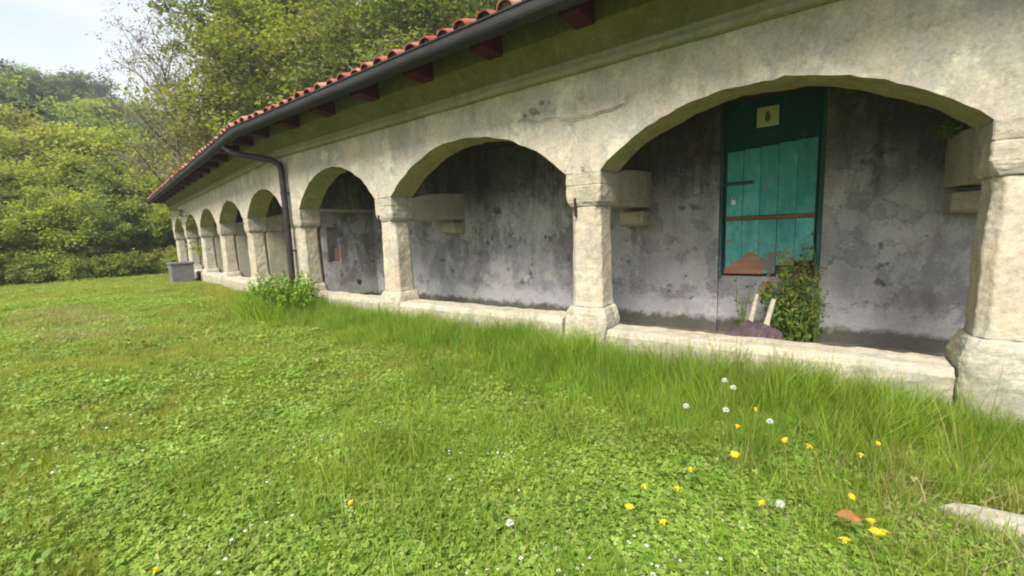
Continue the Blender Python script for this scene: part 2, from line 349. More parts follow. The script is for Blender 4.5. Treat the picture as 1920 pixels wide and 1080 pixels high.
def arch_z(u, a=(B - PW) / 2, rise=RISE):                    # u in -1..1 over the clear span 2a
    R = (a * a + rise * rise) / (2 * rise)
    return ZS + rise - R + math.sqrt(max(0, R * R - (u * a) ** 2))
def wall_mesh(cols, T, shear=False):
    """front wall above the springing: columns of quads for front, back and soffit (soffit in the mossy plaster)"""
    n = 9; m = n + 1; nc = len(cols)
    def pt(x, z0, k, y):
        z = z0 + (3.45 - z0) * k / n; w = T @ Vector((x, y, z))
        a = fbm(w.x * 1.7, w.y * 1.7, z * 1.7) * .010 + fbm(w.x * 6, w.y * 6, z * 6) * .005
        e = (fbm(w.x * 4, 3 + y * 9, w.z * 4) * .018 + fbm(w.x * 13, 3 + y * 9, w.z * 9) * .010) if k == 0 and z > ZS + .01 else 0
        if shear and x > -.001: x = x - .003 - y * math.tan(math.radians(9))
        return (x, y - (a if y < .1 else -a), z + e)
    vs = [pt(x, z0, k, y) for y in (0, TH) for x, z0 in cols for k in range(m)]; o = nc * m; fs = []
    for i in range(nc - 1):
        for k in range(n):
            fs.append((i * m + k, (i + 1) * m + k, (i + 1) * m + k + 1, i * m + k + 1))
            fs.append((o + i * m + k, o + i * m + k + 1, o + (i + 1) * m + k + 1, o + (i + 1) * m + k))
        fs.append((i * m, o + i * m, o + (i + 1) * m, (i + 1) * m))
        fs.append((i * m + n, (i + 1) * m + n, o + (i + 1) * m + n, o + i * m + n))
    for i in (0, nc - 1):
        for k in range(n): fs.append((i * m + k, i * m + k + 1, o + i * m + k + 1, o + i * m + k))
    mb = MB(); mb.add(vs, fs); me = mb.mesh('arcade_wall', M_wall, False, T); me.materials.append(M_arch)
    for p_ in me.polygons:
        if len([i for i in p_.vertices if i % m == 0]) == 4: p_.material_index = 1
    return link('arcade_wall', me, bld)
cols = []
for i, xl in enumerate(PX):
    for q in np.linspace(0, WX[i], 4): cols.append((xl + q, ZS))
    if i < 4:
        xa, xb = xl + WX[i], PX[i + 1]
        for u in np.linspace(-1, 1, 41)[1:-1]: cols.append((xa + (u + 1) / 2 * (xb - xa), arch_z(u, (xb - xa) / 2, RS[i])))
wall_mesh(cols, IDN)
cols = []
for xl in [-k * B for k in range(5, 0, -1)]:
    for q in np.linspace(0, PW, 4): cols.append((xl + q, ZS))
    for u in np.linspace(-1, 1, 33)[1:]: cols.append((xl + PW + (u + 1) / 2 * (B - PW), arch_z(u)))
wall_mesh(cols, TW, True)

def oct_ring(x0, x1, y0, y1, z, ch, T):
    pts = [(x0 + ch, y0), (x1 - ch, y0), (x1, y0 + ch), (x1, y1 - ch), (x1 - ch, y1), (x0 + ch, y1), (x0, y1 - ch), (x0, y0 + ch)]
    return [T @ Vector((x, y, z)) for x, y in pts]
def make_pillar(xl, T, seed=0, PW=PW):
    rr = random.Random(seed); e = lambda: rr.uniform(-.006, .006)
    x0, x1 = xl + .015, xl + PW - .015
    mb = MB()
    mb.loft([oct_ring(x0 + d + e(), x1 - d + e(), .01 + d + e(), TH - .02 - d, z, ch, T) for z, d, ch in
             ((ZP + .0, 0, .055), (ZP + .06, .004, .06), (1.0, .008, .062), (1.35, .012, .062), (1.60, .016, .06), (ZC, .018, .05))])
    p = link('pillar', mb.mesh('pillar', M_stone), bld); bevel(p, .012, 2); rough(p, .009, .16)
    mb = MB()
    mb.loft([oct_ring(xl + d, xl + PW - d, 0 + d, TH - d, z, c, T) for z, d, c in
             ((ZC + .001, .025, .035), (ZC + .05, .004, .02), (1.80, -.002, .012), (1.915, -.003, .012), (1.922, .004, .012), (1.930, -.003, .012), (ZS - .002, -.001, .010))])
    c = link('capital', mb.mesh('capital', M_plinth), p); bevel(c, .014, 2); rough(c, .010, .14)
    mb = MB()
    j = e()
    mb.loft([oct_ring(xl - d, xl + PW + d, -d, TH + .0, z, c, T) for z, d, c in
             ((-.35, .060, .03), (.20, .058, .03), (.44, .052 + j, .04), (.53, .034, .05), (ZP - .001, .0, .05))])
    q = link('pedestal', mb.mesh('pedestal', M_plinth), p); bevel(q, .022, 2); rough(q, .014, .16)
    return p
for k, x in enumerate(PX): make_pillar(x, IDN, k, WX[k])
for k in range(1, 6): make_pillar(-k * B, TW, 20 + k)

def low_wall(xa, xb, T, seed, zt=.46):
    rr = random.Random(seed); mb = MB(); n = 14; rings = []
    for i in range(n + 1):
        x = xa + (xb - xa) * i / n; g = fbm(x * 2.1, seed * 3.1, 0) * .014; h = fbm(x * 3, seed * 1.7, 4) * .012
        prof = [(-.045 + g, -.35), (-.045 + g, .20), (-.042 + g, zt - .063 + h), (-.02 + g, zt - .015 + h), (.02, zt + h), (.34, zt - .008 + h), (.385, zt - .033 + h), (.39, -.35)]
        rings.append([T @ Vector((x, y, z)) for y, z in prof])
    mb.loft(rings)
    return rough(link('low_wall', mb.mesh('low_wall', M_plinth), bld), .013, .16, 2)
for k in range(4): low_wall(PX[k] + WX[k] + .07, PX[k + 1] - .07, IDN, k + 1, ZL[k])
for k in range(5): low_wall(-(k + 1) * B + PW + .07, -k * B - .07, TW, 30 + k)
# back walls
def panel(mb, x0, x1, z0, z1, y0, y1, T, amp=.008, step=.16):
    nx_ = max(1, int((x1 - x0) / step)); nz_ = max(1, int((z1 - z0) / step)); V = []; Fq = []
    for i in range(nx_ + 1):
        for k in range(nz_ + 1):
            x = x0 + (x1 - x0) * i / nx_; z = z0 + (z1 - z0) * k / nz_; w = T @ Vector((x, y0, z))
            V.append((x, y0 - fbm(w.x * 1.3, w.y * 1.3, z * 1.3) * amp - fbm(w.x * 5, w.y * 5, z * 5) * amp * .4, z))
    m = nz_ + 1
    for i in range(nx_):
        for k in range(nz_): Fq.append((i * m + k, (i + 1) * m + k, (i + 1) * m + k + 1, i * m + k + 1))
    b = len(V); V += [(x0, y1, z0), (x1, y1, z0), (x1, y1, z1), (x0, y1, z1)]
    bl = [i * m for i in range(nx_ + 1)]; tl = [i * m + nz_ for i in range(nx_ + 1)]
    Fq += [tuple(reversed(bl)) + (b, b + 1), tuple(tl) + (b + 2, b + 3), tuple(range(m)) + (b + 3, b), tuple(reversed([nx_ * m + k for k in range(m)])) + (b + 1, b + 2), (b + 1, b, b + 3, b + 2)]
    mb.add([T @ Vector(v) for v in V], Fq)
DX0, DX1 = -1.115, -.07
mb = MB(); ZB = ROOFZ(-DEP) - .01
XL = -8.689 + DEP * math.tan(math.radians(4.5)) + .0
panel(mb, XL, DX0, -.3, ZB, DEP, DEP + .30, IDN); panel(mb, DX1, 5.0, -.3, ZB, DEP, DEP + .30, IDN); panel(mb, DX0, DX1, 2.95, ZB, DEP, DEP + .30, IDN)
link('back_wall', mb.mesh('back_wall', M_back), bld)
mb = MB(); panel(mb, -5 * B - .02, -DEP * math.tan(math.radians(4.5)) - .0, -.3, ZB, DEP, DEP + .30, TW)
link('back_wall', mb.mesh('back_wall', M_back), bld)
mb = MB(); panel(mb, DX0 - .02, DX1 + .02, -.3, .80, DEP + .07, DEP + .40, IDN, .03, .09)
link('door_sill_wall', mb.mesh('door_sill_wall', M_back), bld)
# floors inside
mb = MB()
mb.add([(PX[0] + .1, .39, .06), (5, .39, .06), (5, DEP + .02, .09), (XL, DEP + .02, .09)], [(0, 1, 2, 3)])
link('floor', mb.mesh('floor', M_floor), bld)
mb = MB(); mb.add([TW @ Vector(v) for v in ((-5 * B, .39, .06), (-.1, .39, .06), (-.1, DEP + .02, .09), (-5 * B, DEP + .02, .09))], [(0, 1, 2, 3)])
link('floor', mb.mesh('floor', M_floor), bld)
# dark boards added inside to cut bounce light and darken the recess
mb = MB(); mb.box(PX[0] + .05, 5, TH + .005, DEP - .01, 2.86, 2.89); link('added_ceiling', mb.mesh('added_ceiling', M_ceil), bld)
mb = MB(); mb.box(-5 * B + .31, -.02, TH + .005, DEP - .01, 2.86, 2.89); link('added_ceiling', mb.mesh('added_ceiling', M_ceil, False, TW), bld)
# end walls
def end_wall(x0, x1, T):
    mb = MB(); zt0 = ROOFZ(-TH) - .01; zt1 = ROOFZ(-DEP) - .01
    vs = [(x0, TH, -.3), (x1, TH, -.3), (x1, DEP, -.3), (x0, DEP, -.3), (x0, TH, zt0), (x1, TH, zt0), (x1, DEP, zt1), (x0, DEP, zt1)]
    mb.add([T @ Vector(v) for v in vs], [(3, 2, 1, 0), (4, 5, 6, 7), (0, 1, 5, 4), (1, 2, 6, 5), (2, 3, 7, 6), (3, 0, 4, 7)])
    link('end_wall', mb.mesh('end_wall', M_wall), bld)
end_wall(-5 * B, -5 * B + .3, TW); end_wall(PX[-1] + .05, PX[-1] + .35, IDN)
# cross beams on the capitals, with a bracket at the back wall
def beam(xl, T, seed, ztop=2.16):
    rr = random.Random(seed); mb = MB()
    mb.loft([[T @ Vector((x, y, z)) for x, z in ((xl + .03, ZC + .01), (xl + PW - .02, ZC + .01), (xl + PW - .015, ztop + a), (xl + .03, ztop + a))]
             for y, a in ((TH - .002, -.10), (.75, -.03), (1.1, .0), (DEP + .03, .02))])
    b = link('beam', mb.mesh('beam', M_beam), bld); bevel(b, .014, 2); rough(b, .007, .15)
    mb = MB()
    mb.loft([[T @ Vector((x, y, z)) for x, y in ((xl + .05, y0), (xl + PW - .03, y0), (xl + PW - .03, DEP + .03), (xl + .05, DEP + .03))]
             for z, y0 in ((1.47, DEP - .22), (1.50, DEP - .28), (1.635, DEP - .30), (1.66, DEP - .30))])
    q = link('bracket', mb.mesh('bracket', M_beam), b); bevel(q, .012, 2); rough(q, .007, .1)
for k in range(1, 5): beam(PX[k] + (WX[k] - PW) / 2, IDN, k)
for k in range(1, 5): beam(-k * B, TW, 40 + k)
for k in range(1, 5):
    mb = MB(); mb.box(-k * B + .05, -k * B + PW - .035, TH - .03, 1.02, -.2, ZC + .005, .004)
    bevel(link('pier_wall', mb.mesh('pier_wall', M_beam, False, TW), bld), .01, 1)
# partition under the corner springing, with a niche and a capping ledge
mb = MB(); x0, x1 = PX[0] + .06, PX[0] + WX[0] - .03
def pbox(y0, y1, z0, z1, a=x0, b=x1): mb.box(a, b, y0, y1, z0, z1)
pbox(TH, .52, -.3, 2.0); pbox(.52, .80, -.3, 1.0); pbox(.52, .80, 1.70, 2.0); pbox(.80, DEP, -.3, 2.0); pbox(.52, .80, 1.0, 1.70, x0, x1 - .16)
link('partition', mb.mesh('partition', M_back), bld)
mb = MB(); mb.box(x0 - .02, x1 + .045, TH, DEP, 2.002, 2.06); bevel(link('ledge', mb.mesh('ledge', M_beam), bld), .01)
mb = MB(); mb.box(x1 - .12, x1 - .05, .69, .80, 1.0, 1.27, .01); link('niche_brick', mb.mesh('niche_brick', M_brickd), bld)
for (y, z, r) in ((1.17, .52, .06),):
    mb = MB(); n = 10
    mb.add([(x1 + .004, y + math.cos(a) * r * (1 + .25 * math.sin(3 * a)), z + math.sin(a) * r) for a in np.linspace(0, 2 * math.pi, n, endpoint=False)], [tuple(range(n))])
    link('wall_hole', mb.mesh('wall_hole', M_dark), bld)

# sweeps along the eaves: right end -> corner -> wing end
WING_END = 5 * B + .62
pth = [Vector((5.0, 0, 0)), C0.copy(), TW @ Vector((-WING_END, 0, 0))]
d0 = (pth[1] - pth[0]).normalized(); d1 = (pth[2] - pth[1]).normalized()
n0 = Vector((0, -1, 0)); n1 = TW.to_3x3() @ Vector((0, -1, 0)); nm = (n0 + n1).normalized(); nm = nm / nm.dot(n0)
def sweep(prof, name, mat, parent, div=1, closed=True, smooth=False, ends=(5.0, WING_END)):
    """profile of (outward offset, z) swept along the eaves with a mitre at the corner"""
    a = Vector((ends[0], 0, 0)); c = TW @ Vector((-ends[1], 0, 0))
    st = [(a, n0), (C0, nm), (c, n1)]; mb = MB(); rings = []
    for i in range(2):
        for q in range(div):
            f = q / div; p = st[i][0].lerp(st[i + 1][0], f); n = st[i][1].lerp(st[i + 1][1], f) if False else (st[i][1] if q == 0 else (n0 if i == 0 else n1))
            rings.append([p + n * o + Vector((0, 0, z)) for o, z in prof])
    rings.append([st[2][0] + st[2][1] * o + Vector((0, 0, z)) for o, z in prof])
    if closed: mb.loft(rings)
    else:
        n = len(prof); mb.add([v for r in rings for v in r], [(i * n + k, i * n + k + 1, (i + 1) * n + k + 1, (i + 1) * n + k) for i in range(len(rings) - 1) for k in range(n - 1)])
    return link(name, mb.mesh(name, mat, smooth), parent)
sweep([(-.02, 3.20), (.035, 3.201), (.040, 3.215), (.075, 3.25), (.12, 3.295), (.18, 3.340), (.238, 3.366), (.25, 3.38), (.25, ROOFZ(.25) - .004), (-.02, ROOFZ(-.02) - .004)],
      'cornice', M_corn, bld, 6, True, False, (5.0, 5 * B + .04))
sweep([(-.02, 3.05), (.020, 3.055), (.050, 3.068), (.068, 3.09), (.066, 3.115), (.046, 3.128), (.040, 3.145), (.052, 3.16), (.054, 3.180), (.036, 3.199), (-.02, 3.199)], 'moulding', M_mould, bld, 6, True, False, (5.0, 5 * B + .045))
roof = sweep([(.60, ROOFZ(.60)), (-2.2, ROOFZ(-2.2)), (-2.2, ROOFZ(-2.2) + .04), (.60, ROOFZ(.60) + .04)], 'roof', M_board, bld, 1)
# gutter
g = []; cxg, czg, rg = .665, 3.455, .085
prof = [(cxg - rg, 3.515)] + [(cxg + rg * math.cos(a), czg + rg * math.sin(a)) for a in np.linspace(math.pi, 2 * math.pi, 11)] + [(cxg + rg, 3.515), (cxg + rg + .012, 3.522), (cxg + rg + .012, 3.508)]
inner = [(cxg + rg - .006, 3.507)] + [(cxg + (rg - .006) * math.cos(a), czg + (rg - .006) * math.sin(a)) for a in np.linspace(2 * math.pi, math.pi, 11)] + [(cxg - rg + .006, 3.515)]
gut = sweep(prof + inner, 'gutter', M_gut, bld, 1, True, False)
for i in range(11):                                           # joint collars along the run
    if i < 5: T, x = IDN, 3.2 - i * 2.9
    else: T, x = TW, -.9 - (i - 5) * 2.9
    mb = MB(); r2 = rg + .007
    pr = [(-(cxg + r2 * math.cos(a)), czg + r2 * math.sin(a)) for a in np.linspace(math.pi, 2 * math.pi, 9)]
    n = len(pr); mb.add([T @ Vector((x + dx, y, z)) for dx in (0, .03) for y, z in pr], [(k, k + 1, n + k + 1, n + k) for k in range(n - 1)])
    link('gutter_bracket', mb.mesh('gutter_bracket', M_gut), gut)
# rafter tails
def rafter(x, T):
    mb = MB(); o0, o1 = .57, .24
    vs = []
    for xx in (x, x + .20):
        vs += [T @ Vector((xx, -o0, 3.375)), T @ Vector((xx, -o1, 3.362)), T @ Vector((xx, -o1, ROOFZ(o1) - .002)), T @ Vector((xx, -o0, ROOFZ(o0) - .002))]
    mb.add(vs, [(0, 1, 2, 3), (7, 6, 5, 4), (0, 4, 5, 1), (1, 5, 6, 2), (3, 2, 6, 7), (0, 3, 7, 4)])
    bevel(link('rafter', mb.mesh('rafter', M_red), bld), .006, 1)
for k in range(-5, 7): rafter(-2.06 - k * 1.085, IDN) if -2.06 - k * 1.085 < 4.6 and k < 7 else None
for k in range(15): rafter(-.75 - k * 1.085, TW)
# roof tiles: curved cover tiles, two lowest courses one by one, the rest joined
SP = .272
def tile_mesh():
    """single-roll clay tile: flat pan beside a rounded roll, lower end cut square and thick"""
    mb = MB(); L = .43; prof = []
    for x in (0, .05, .10): prof.append((x, .006 if x else .022))
    for a in np.linspace(math.pi, 0, 9): prof.append((.195 + .092 * math.cos(a), .006 + .098 * math.sin(a) ** .8 if 0 < a < math.pi else .004))
    th = .018; n = len(prof); V = []
    for y, f in ((0, 1.0), (L, .90)):
        V += [((x - .14) * (1 if y == 0 else .97), y, z * f) for x, z in prof] + [((x - .14) * (1 if y == 0 else .97), y, z * f - th) for x, z in prof]
    F = []
    for k in range(n - 1):
        F += [(k, k + 1, 2 * n + k + 1, 2 * n + k), (n + k, 3 * n + k, 3 * n + k + 1, n + k + 1), (k, n + k, n + k + 1, k + 1), (2 * n + k, 2 * n + k + 1, 3 * n + k + 1, 3 * n + k)]
    F += [(0, 2 * n, 3 * n, n), (n - 1, 2 * n - 1, 4 * n - 1, 3 * n - 1)]
    # mortar bed filling the roll a little behind its mouth
    m0 = len(V); V += [(.195 - .14 + .078 * math.cos(a), .05, -.012 + .09 * math.sin(a)) for a in np.linspace(math.pi, 0, 9)]; F.append(tuple(range(m0, m0 + 9)))
    mb.add(V, F); return mb.mesh('tile', M_tile, False)
TM = tile_mesh(); SL = math.atan(.30)
def tile_tf(x, T, row, rr=random):
    o = .70 - row * .335; z = ROOFZ(o) + .068 + row * .002
    m = T @ Matrix.Translation((x + rr.uniform(-.014, .014), -o + rr.uniform(-.03, .02), z + rr.uniform(-.006, .014)))
    return m @ Matrix.Rotation(rr.uniform(-.06, .06), 4, 'Z') @ Matrix.Rotation(rr.uniform(-.05, .05), 4, 'Y') @ Matrix.Rotation(SL + rr.uniform(.02, .07), 4, 'X')
runs = [(IDN, np.arange(-8.60, 4.9, SP)), (TW, -np.arange(.10, WING_END - .05, SP))]
cnt = 0; rest = MB()
tv = [v.co.copy() for v in TM.vertices]; tf = [tuple(p.vertices) for p in TM.polygons]
for row in range(8):
    for T, xs in runs:
        for x in xs:
            m = tile_tf(x, T, row)
            if cnt < 290:
                o = bpy.data.objects.new('tile', TM); COL.objects.link(o); o.parent = roof; o.matrix_local = WM(roof).inverted() @ m; cnt += 1
            else: rest.add([m @ v for v in tv], tf)
o = link('roof_tiles', rest.mesh('roof_tiles', M_tile), roof); tag(o, kind='stuff')
# downpipe with its swan neck
op = TW @ Vector((-.95, -.66, 3.37))
mb = MB(); pts = [op + Vector((0, 0, .05)), op, op + Vector((.03, .02, -.07)), op + Vector((.16, .09, -.15))]
tgt = Vector((-8.40, -.10, 2.93)); pts += [op.lerp(tgt, .85) + Vector((0, 0, -.0)), tgt + Vector((-.03, -.01, -.03)), Vector((-8.39, -.10, 2.80)), Vector((-8.385, -.10, 1.6)), Vector((-8.38, -.115, .75)), Vector((-8.38, -.18, .45)), Vector((-8.38, -.18, -.1))]
mb.tube(pts, .056, 12); dp = link('downpipe', mb.mesh('downpipe', M_pipe, True), bld)
mb = MB(); mb.tube([op + Vector((0, 0, .10)), op + Vector((0, 0, .02))], [.085, .055], 12); link('outlet_funnel', mb.mesh('outlet_funnel', M_pipe, True), dp)
for z in (2.35, 1.25):
    mb = MB(); mb.tube([(-8.387, -.10, z), (-8.387, -.10, z + .035)], .066, 12); mb.box(-8.40, -8.375, -.06, .02, z, z + .03); link('pipe_clip', mb.mesh('pipe_clip', M_pipe), dp)
for k in (1, 2):
    mb = MB(); xk = PX[k] + (.04, .07, .10)[k]; mb.box(xk, xk + .022, -.016, .02, 1.60, 1.80, .004); link('iron_cramp', mb.mesh('iron_cramp', M_pipe), bld)
# cracks and chipped plaster on the spandrel over the second pillar
def crack(pts, w, name='crack'):
    mb = MB(); V = []; F = []
    for i, (x, z) in enumerate(pts):
        ww = w * (.4 + random.random()); V += [(x, -.0155 - .002, z - ww), (x, -.0155 - .002, z + ww)]
    F = [(2 * i, 2 * i + 2, 2 * i + 3, 2 * i + 1) for i in range(len(pts) - 1)]
    mb.add(V, F); link(name, mb.mesh(name, M_crack), bld)
def chip(x, z, r, seed):
    rr = random.Random(seed); mb = MB(); n = 11
    mb.add([(x + math.cos(a) * r * rr.uniform(.5, 1.2), -.0165, z + math.sin(a) * r * rr.uniform(.4, .9)) for a in np.linspace(0, 2 * math.pi, n, endpoint=False)], [tuple(range(n))])
    link('plaster_chip', mb.mesh('plaster_chip', M_crack), bld)
# door
door = empty('door', (DX0, DEP, .82)); door.parent = bld; door.matrix_parent_inverse = WM(bld).inverted()
mb = MB(); mb.box(DX0 + .002, DX1 - .002, DEP + .105, DEP + .14, .79, 2.948); link('door_backing', mb.mesh('door_backing', M_dark), door)
nP = 5; pw = (DX1 - DX0 - .14) / nP
for k in range(nP):
    mb = MB(); a = DX0 + .07 + k * pw; lo = .84 + (0, .03, .0, .10, .16)[k]
    mb.box(a + .0015, a + pw - .0015, DEP + .055 + random.uniform(0, .004), DEP + .09, lo, 1.485, .001)
    bevel(link('plank', mb.mesh('plank', M_teal), door), .003, 1)
    mb = MB(); mb.box(a + .0015, a + pw - .0015, DEP + .055 + random.uniform(0, .004), DEP + .09, 1.535, 2.31 + .012 * k, .001)
    bevel(link('plank', mb.mesh('plank', M_teal), door), .003, 1)
mb = MB(); mb.box(DX0 + .04, DX1 - .04, DEP + .092, DEP + .104, 2.30, 2.94); link('top_panel', mb.mesh('top_panel', M_teald), door)  # darker paint here also carries the shadow across the door's top
mb = MB(); mb.box(DX0 + .065, DX1 - .07, DEP + .035, DEP + .075, 1.488, 1.532, .004); link('crossbar', mb.mesh('crossbar', M_rust), door)
for a, b in ((DX0 + .004, DX0 + .035), (DX1 - .045, DX1 - .004)):
    mb = MB(); mb.box(a, b, DEP + .012, DEP + .10, .80, 2.945, .002); bevel(link('door_frame', mb.mesh('door_frame', M_teald), door), .004, 1)
mb = MB(); mb.add([(DX0 + .06, DEP + .05, .835), (DX0 + .50, DEP + .05, .835), (DX0 + .44, DEP + .049, 1.06), (DX0 + .34, DEP + .049, 1.10), (DX0 + .19, DEP + .05, .98), (DX0 + .07, DEP + .05, .90)], [(0, 1, 2, 3, 4, 5)])
link('bare_patch', mb.mesh('bare_patch', M_ply), door)
rd = random.Random(11)
for k in range(7):                                             # flakes of bare wood where the paint has peeled
    fx, fz, fr_ = rd.uniform(DX0 + .1, DX1 - .1), rd.choice((rd.uniform(.9, 1.25), rd.uniform(.9, 1.4), rd.uniform(1.55, 2.2))), rd.uniform(.008, .022)
    mb = MB(); mb.add([(fx + math.cos(a) * fr_ * rd.uniform(.4, 1.2), DEP + .0525, fz + math.sin(a) * fr_ * rd.uniform(.7, 2.2)) for a in np.linspace(0, 6.283, 9, endpoint=False)], [tuple(range(9))])
    link('paint_flake', mb.mesh('paint_flake', M_fade if k % 2 else M_ply), door)
mb = MB(); mb.box(DX0 + .02, DX0 + .36, DEP + .03, DEP + .052, 1.915, 1.95); bevel(link('bolt', mb.mesh('bolt', M_iron), door), .004, 1)
mb = MB(); mb.box(DX0 + .13, DX0 + .18, DEP + .02, DEP + .05, 1.68, 1.735); mb.tube([(DX0 + .138, DEP + .035, 1.73), (DX0 + .138, DEP + .035, 1.77), (DX0 + .155, DEP + .035, 1.785), (DX0 + .172, DEP + .035, 1.77), (DX0 + .172, DEP + .035, 1.73)], .005, 6)
link('padlock', mb.mesh('padlock', M_lock), door)
mb = MB(); mb.box(-.745, -.525, DEP + .070, DEP + .091, 2.555, 2.775); pl = bevel(link('number_plate', mb.mesh('number_plate', M_plate), door), .004, 1)
mb = MB(); n = 14
mb.add([(-.635 + .028 * math.cos(a) * (1 - .35 * math.sin(a)), DEP + .0675, 2.665 + .062 * math.sin(a)) for a in np.linspace(0, 2 * math.pi, n, endpoint=False)], [tuple(range(n))])
link('plate_mark', mb.mesh('plate_mark', M_ink), pl)
crack([(-2.95 + .1 * i, 2.72 + .02 * math.sin(i * 1.7) - .012 * i if i < 9 else 2.61 + .012 * (i - 9)) for i in range(0, 14)], .0035)
crack([(-2.30, 2.585), (-2.2, 2.61), (-2.05, 2.615), (-1.9, 2.635), (-1.8, 2.63), (-1.68, 2.655)], .005)
for i, (x, z, r) in enumerate(((-2.74, 2.80, .05), (-2.62, 2.86, .035), (-2.85, 2.77, .03), (-2.68, 2.77, .03), (-2.52, 2.84, .02), (-2.13, 2.10, .022))): chip(x, z, r, i)

# ------------------------------------------------------------------ leaves
def leaf_cloud(pts, size, jitter=.4, aspect=.6, up=.5, rng=RNG, tint=None):
    """one bent four-sided leaf (two triangles) at each point"""
    n = len(pts); nrm = rng.normal(size=(n, 3)); nrm[:, 2] = np.abs(nrm[:, 2]) + up; nrm /= np.linalg.norm(nrm, axis=1)[:, None]
    r = rng.normal(size=(n, 3)); a = np.cross(nrm, r); a /= np.linalg.norm(a, axis=1)[:, None] + 1e-9; b = np.cross(nrm, a)
    s = size * (1 + jitter * rng.uniform(-1, 1, n))[:, None]
    v = np.stack([pts - a * s * .5, pts + b * s * .5 * aspect - nrm * s * .08, pts + a * s * .5, pts - b * s * .5 * aspect - nrm * s * .08], 1).reshape(-1, 3)
    f = (np.arange(n)[:, None] * 4 + np.arange(4)[None]).astype(int)
    tn = rng.uniform(0, 1, n) if tint is None else tint
    return v, f, np.repeat(tn, 4)
def np_mesh(name, v, f, tint=None, mat=None):
    me = bpy.data.meshes.new(name); nv, nf, k = len(v), len(f), f.shape[1]
    me.vertices.add(nv); me.vertices.foreach_set('co', np.ascontiguousarray(v, dtype=np.float32).ravel())
    me.loops.add(nf * k); me.loops.foreach_set('vertex_index', np.ascontiguousarray(f, dtype=np.int32).ravel())
    me.polygons.add(nf); me.polygons.foreach_set('loop_start', np.arange(0, nf * k, k, dtype=np.int32)); me.polygons.foreach_set('loop_total', np.full(nf, k, dtype=np.int32))
    me.update(calc_edges=True)
    if tint is not None:
        at = me.attributes.new('tint', 'FLOAT', 'POINT'); at.data.foreach_set('value', np.ascontiguousarray(tint, dtype=np.float32))
    if mat: me.materials.append(mat)
    return me
SPRING = [(.20, .27, .032), (.29, .37, .042), (.37, .43, .06), (.44, .46, .09)]
MIDG = [(.11, .17, .034), (.165, .24, .044), (.23, .30, .06), (.31, .35, .08)]
DARKG = [(.05, .085, .048), (.075, .12, .06), (.11, .16, .075), (.15, .20, .08)]
WOODG = [(.085, .125, .042), (.125, .175, .052), (.175, .225, .066), (.24, .27, .085)]
GREYB = [(.13, .13, .115), (.19, .19, .15), (.23, .23, .16), (.26, .27, .12)]
OLIVE = [(.14, .175, .042), (.20, .24, .055), (.27, .30, .07), (.33, .34, .095)]
LM = {k: leaf_mat('leaf_' + k, c, .5).m for k, c in (('spring', SPRING), ('mid', MIDG), ('dark', DARKG), ('grey', GREYB), ('olive', OLIVE), ('wood', WOODG))}

def make_tree(name, H, spread, trunk_h, limbs, twigs, leaves, lsize, mat, seed, bark=M_bark, r0=.14, clump=.45, flat=1.0):
    """tapered trunk, limbs and twigs; leaves gather in clumps round the twig ends. returns (trunk mesh, crown mesh)"""
    rng = np.random.default_rng(seed); rd = random.Random(seed); mb = MB(); ends = []
    tp = [Vector((0, 0, -.4))]; n = 6
    for i in range(1, n + 1): tp.append(Vector((rd.uniform(-.06, .06) * H * .3 * i / n, rd.uniform(-.06, .06) * H * .3 * i / n, H * .82 * i / n)))
    mb.tube(tp, [r0 * (1 - .85 * i / n) for i in range(n + 1)], 7)
    for k in range(limbs):
        f = trunk_h + (1 - trunk_h) * (k + rd.random()) / limbs; i = min(n - 1, int(f * n)); base = tp[i].lerp(tp[i + 1], f * n - i if f < 1 else 1)
        az = k * 2.4 + rd.uniform(-.5, .5); L = spread * (1.05 - .55 * abs(f - .55)) * rd.uniform(.7, 1.1)
        rise = rd.uniform(.25, .9) * (H * .25)
        tip = base + Vector((math.cos(az) * L, math.sin(az) * L, rise * flat)); mid = base.lerp(tip, .5) + Vector((rd.uniform(-.1, .1) * L, rd.uniform(-.1, .1) * L, -.05 * L))
        rl = r0 * (1 - .8 * f) * .55 + .012
        mb.tube([base, mid, tip], [rl, rl * .6, rl * .25], 5, False)
        for q in range(twigs):
            t = rd.uniform(.3, 1.0); p = base.lerp(mid, t * 2) if t < .5 else mid.lerp(tip, t * 2 - 1)
            e = p + Vector((rd.gauss(0, 1), rd.gauss(0, 1), rd.gauss(.35, .7))) * spread * .26
            mb.tube([p, e], [rl * .35, rl * .1], 4, False); ends.append(e); ends.append(p.lerp(e, .6))
    for q in range(twigs): ends.append(tp[-1] + Vector((rd.gauss(0, .3), rd.gauss(0, .3), rd.uniform(-.2, .6))) * spread * .5)
    E = np.array([tuple(e) for e in ends]); w = rng.uniform(.25, 1, len(E)); w /= w.sum()
    pick = rng.choice(len(E), leaves, p=w)
    off = rng.normal(size=(leaves, 3)); off /= np.linalg.norm(off, axis=1)[:, None]; off *= (rng.uniform(0, 1, leaves) ** .5)[:, None] * clump * (.5 + rng.uniform(0, 1, len(E))[pick])[:, None]
    off[:, 2] *= .7
    pts = E[pick] + off; ct = rng.uniform(0, 1, len(E))[pick]
    tint = np.clip(.6 * ct + .4 * rng.uniform(0, 1, leaves), 0, 1)
    v, f, tn = leaf_cloud(pts, lsize, .45, .62, .7, rng, tint)
    return mb.mesh(name + '_trunk', bark, True), np_mesh(name + '_crown', v, f, tn, mat)
def plant_tree(kind, x, y, s, rz, label, cat, group=None, sz=None, mats=None, dz=0):
    tr, cr_ = PROTO[kind]
    e = empty(NAMES[kind], (x, y, zat(x, y) + dz), rz); e.scale = (s, s, sz or s); tag(e, label, cat, group)
    link('trunk', tr, e, None, False); link('crown', cr_, e, None, False); return e
PROTO = {}; NAMES = {}
def proto(k, name, *a, **kw): PROTO[k] = make_tree(name, *a, **kw); NAMES[k] = name
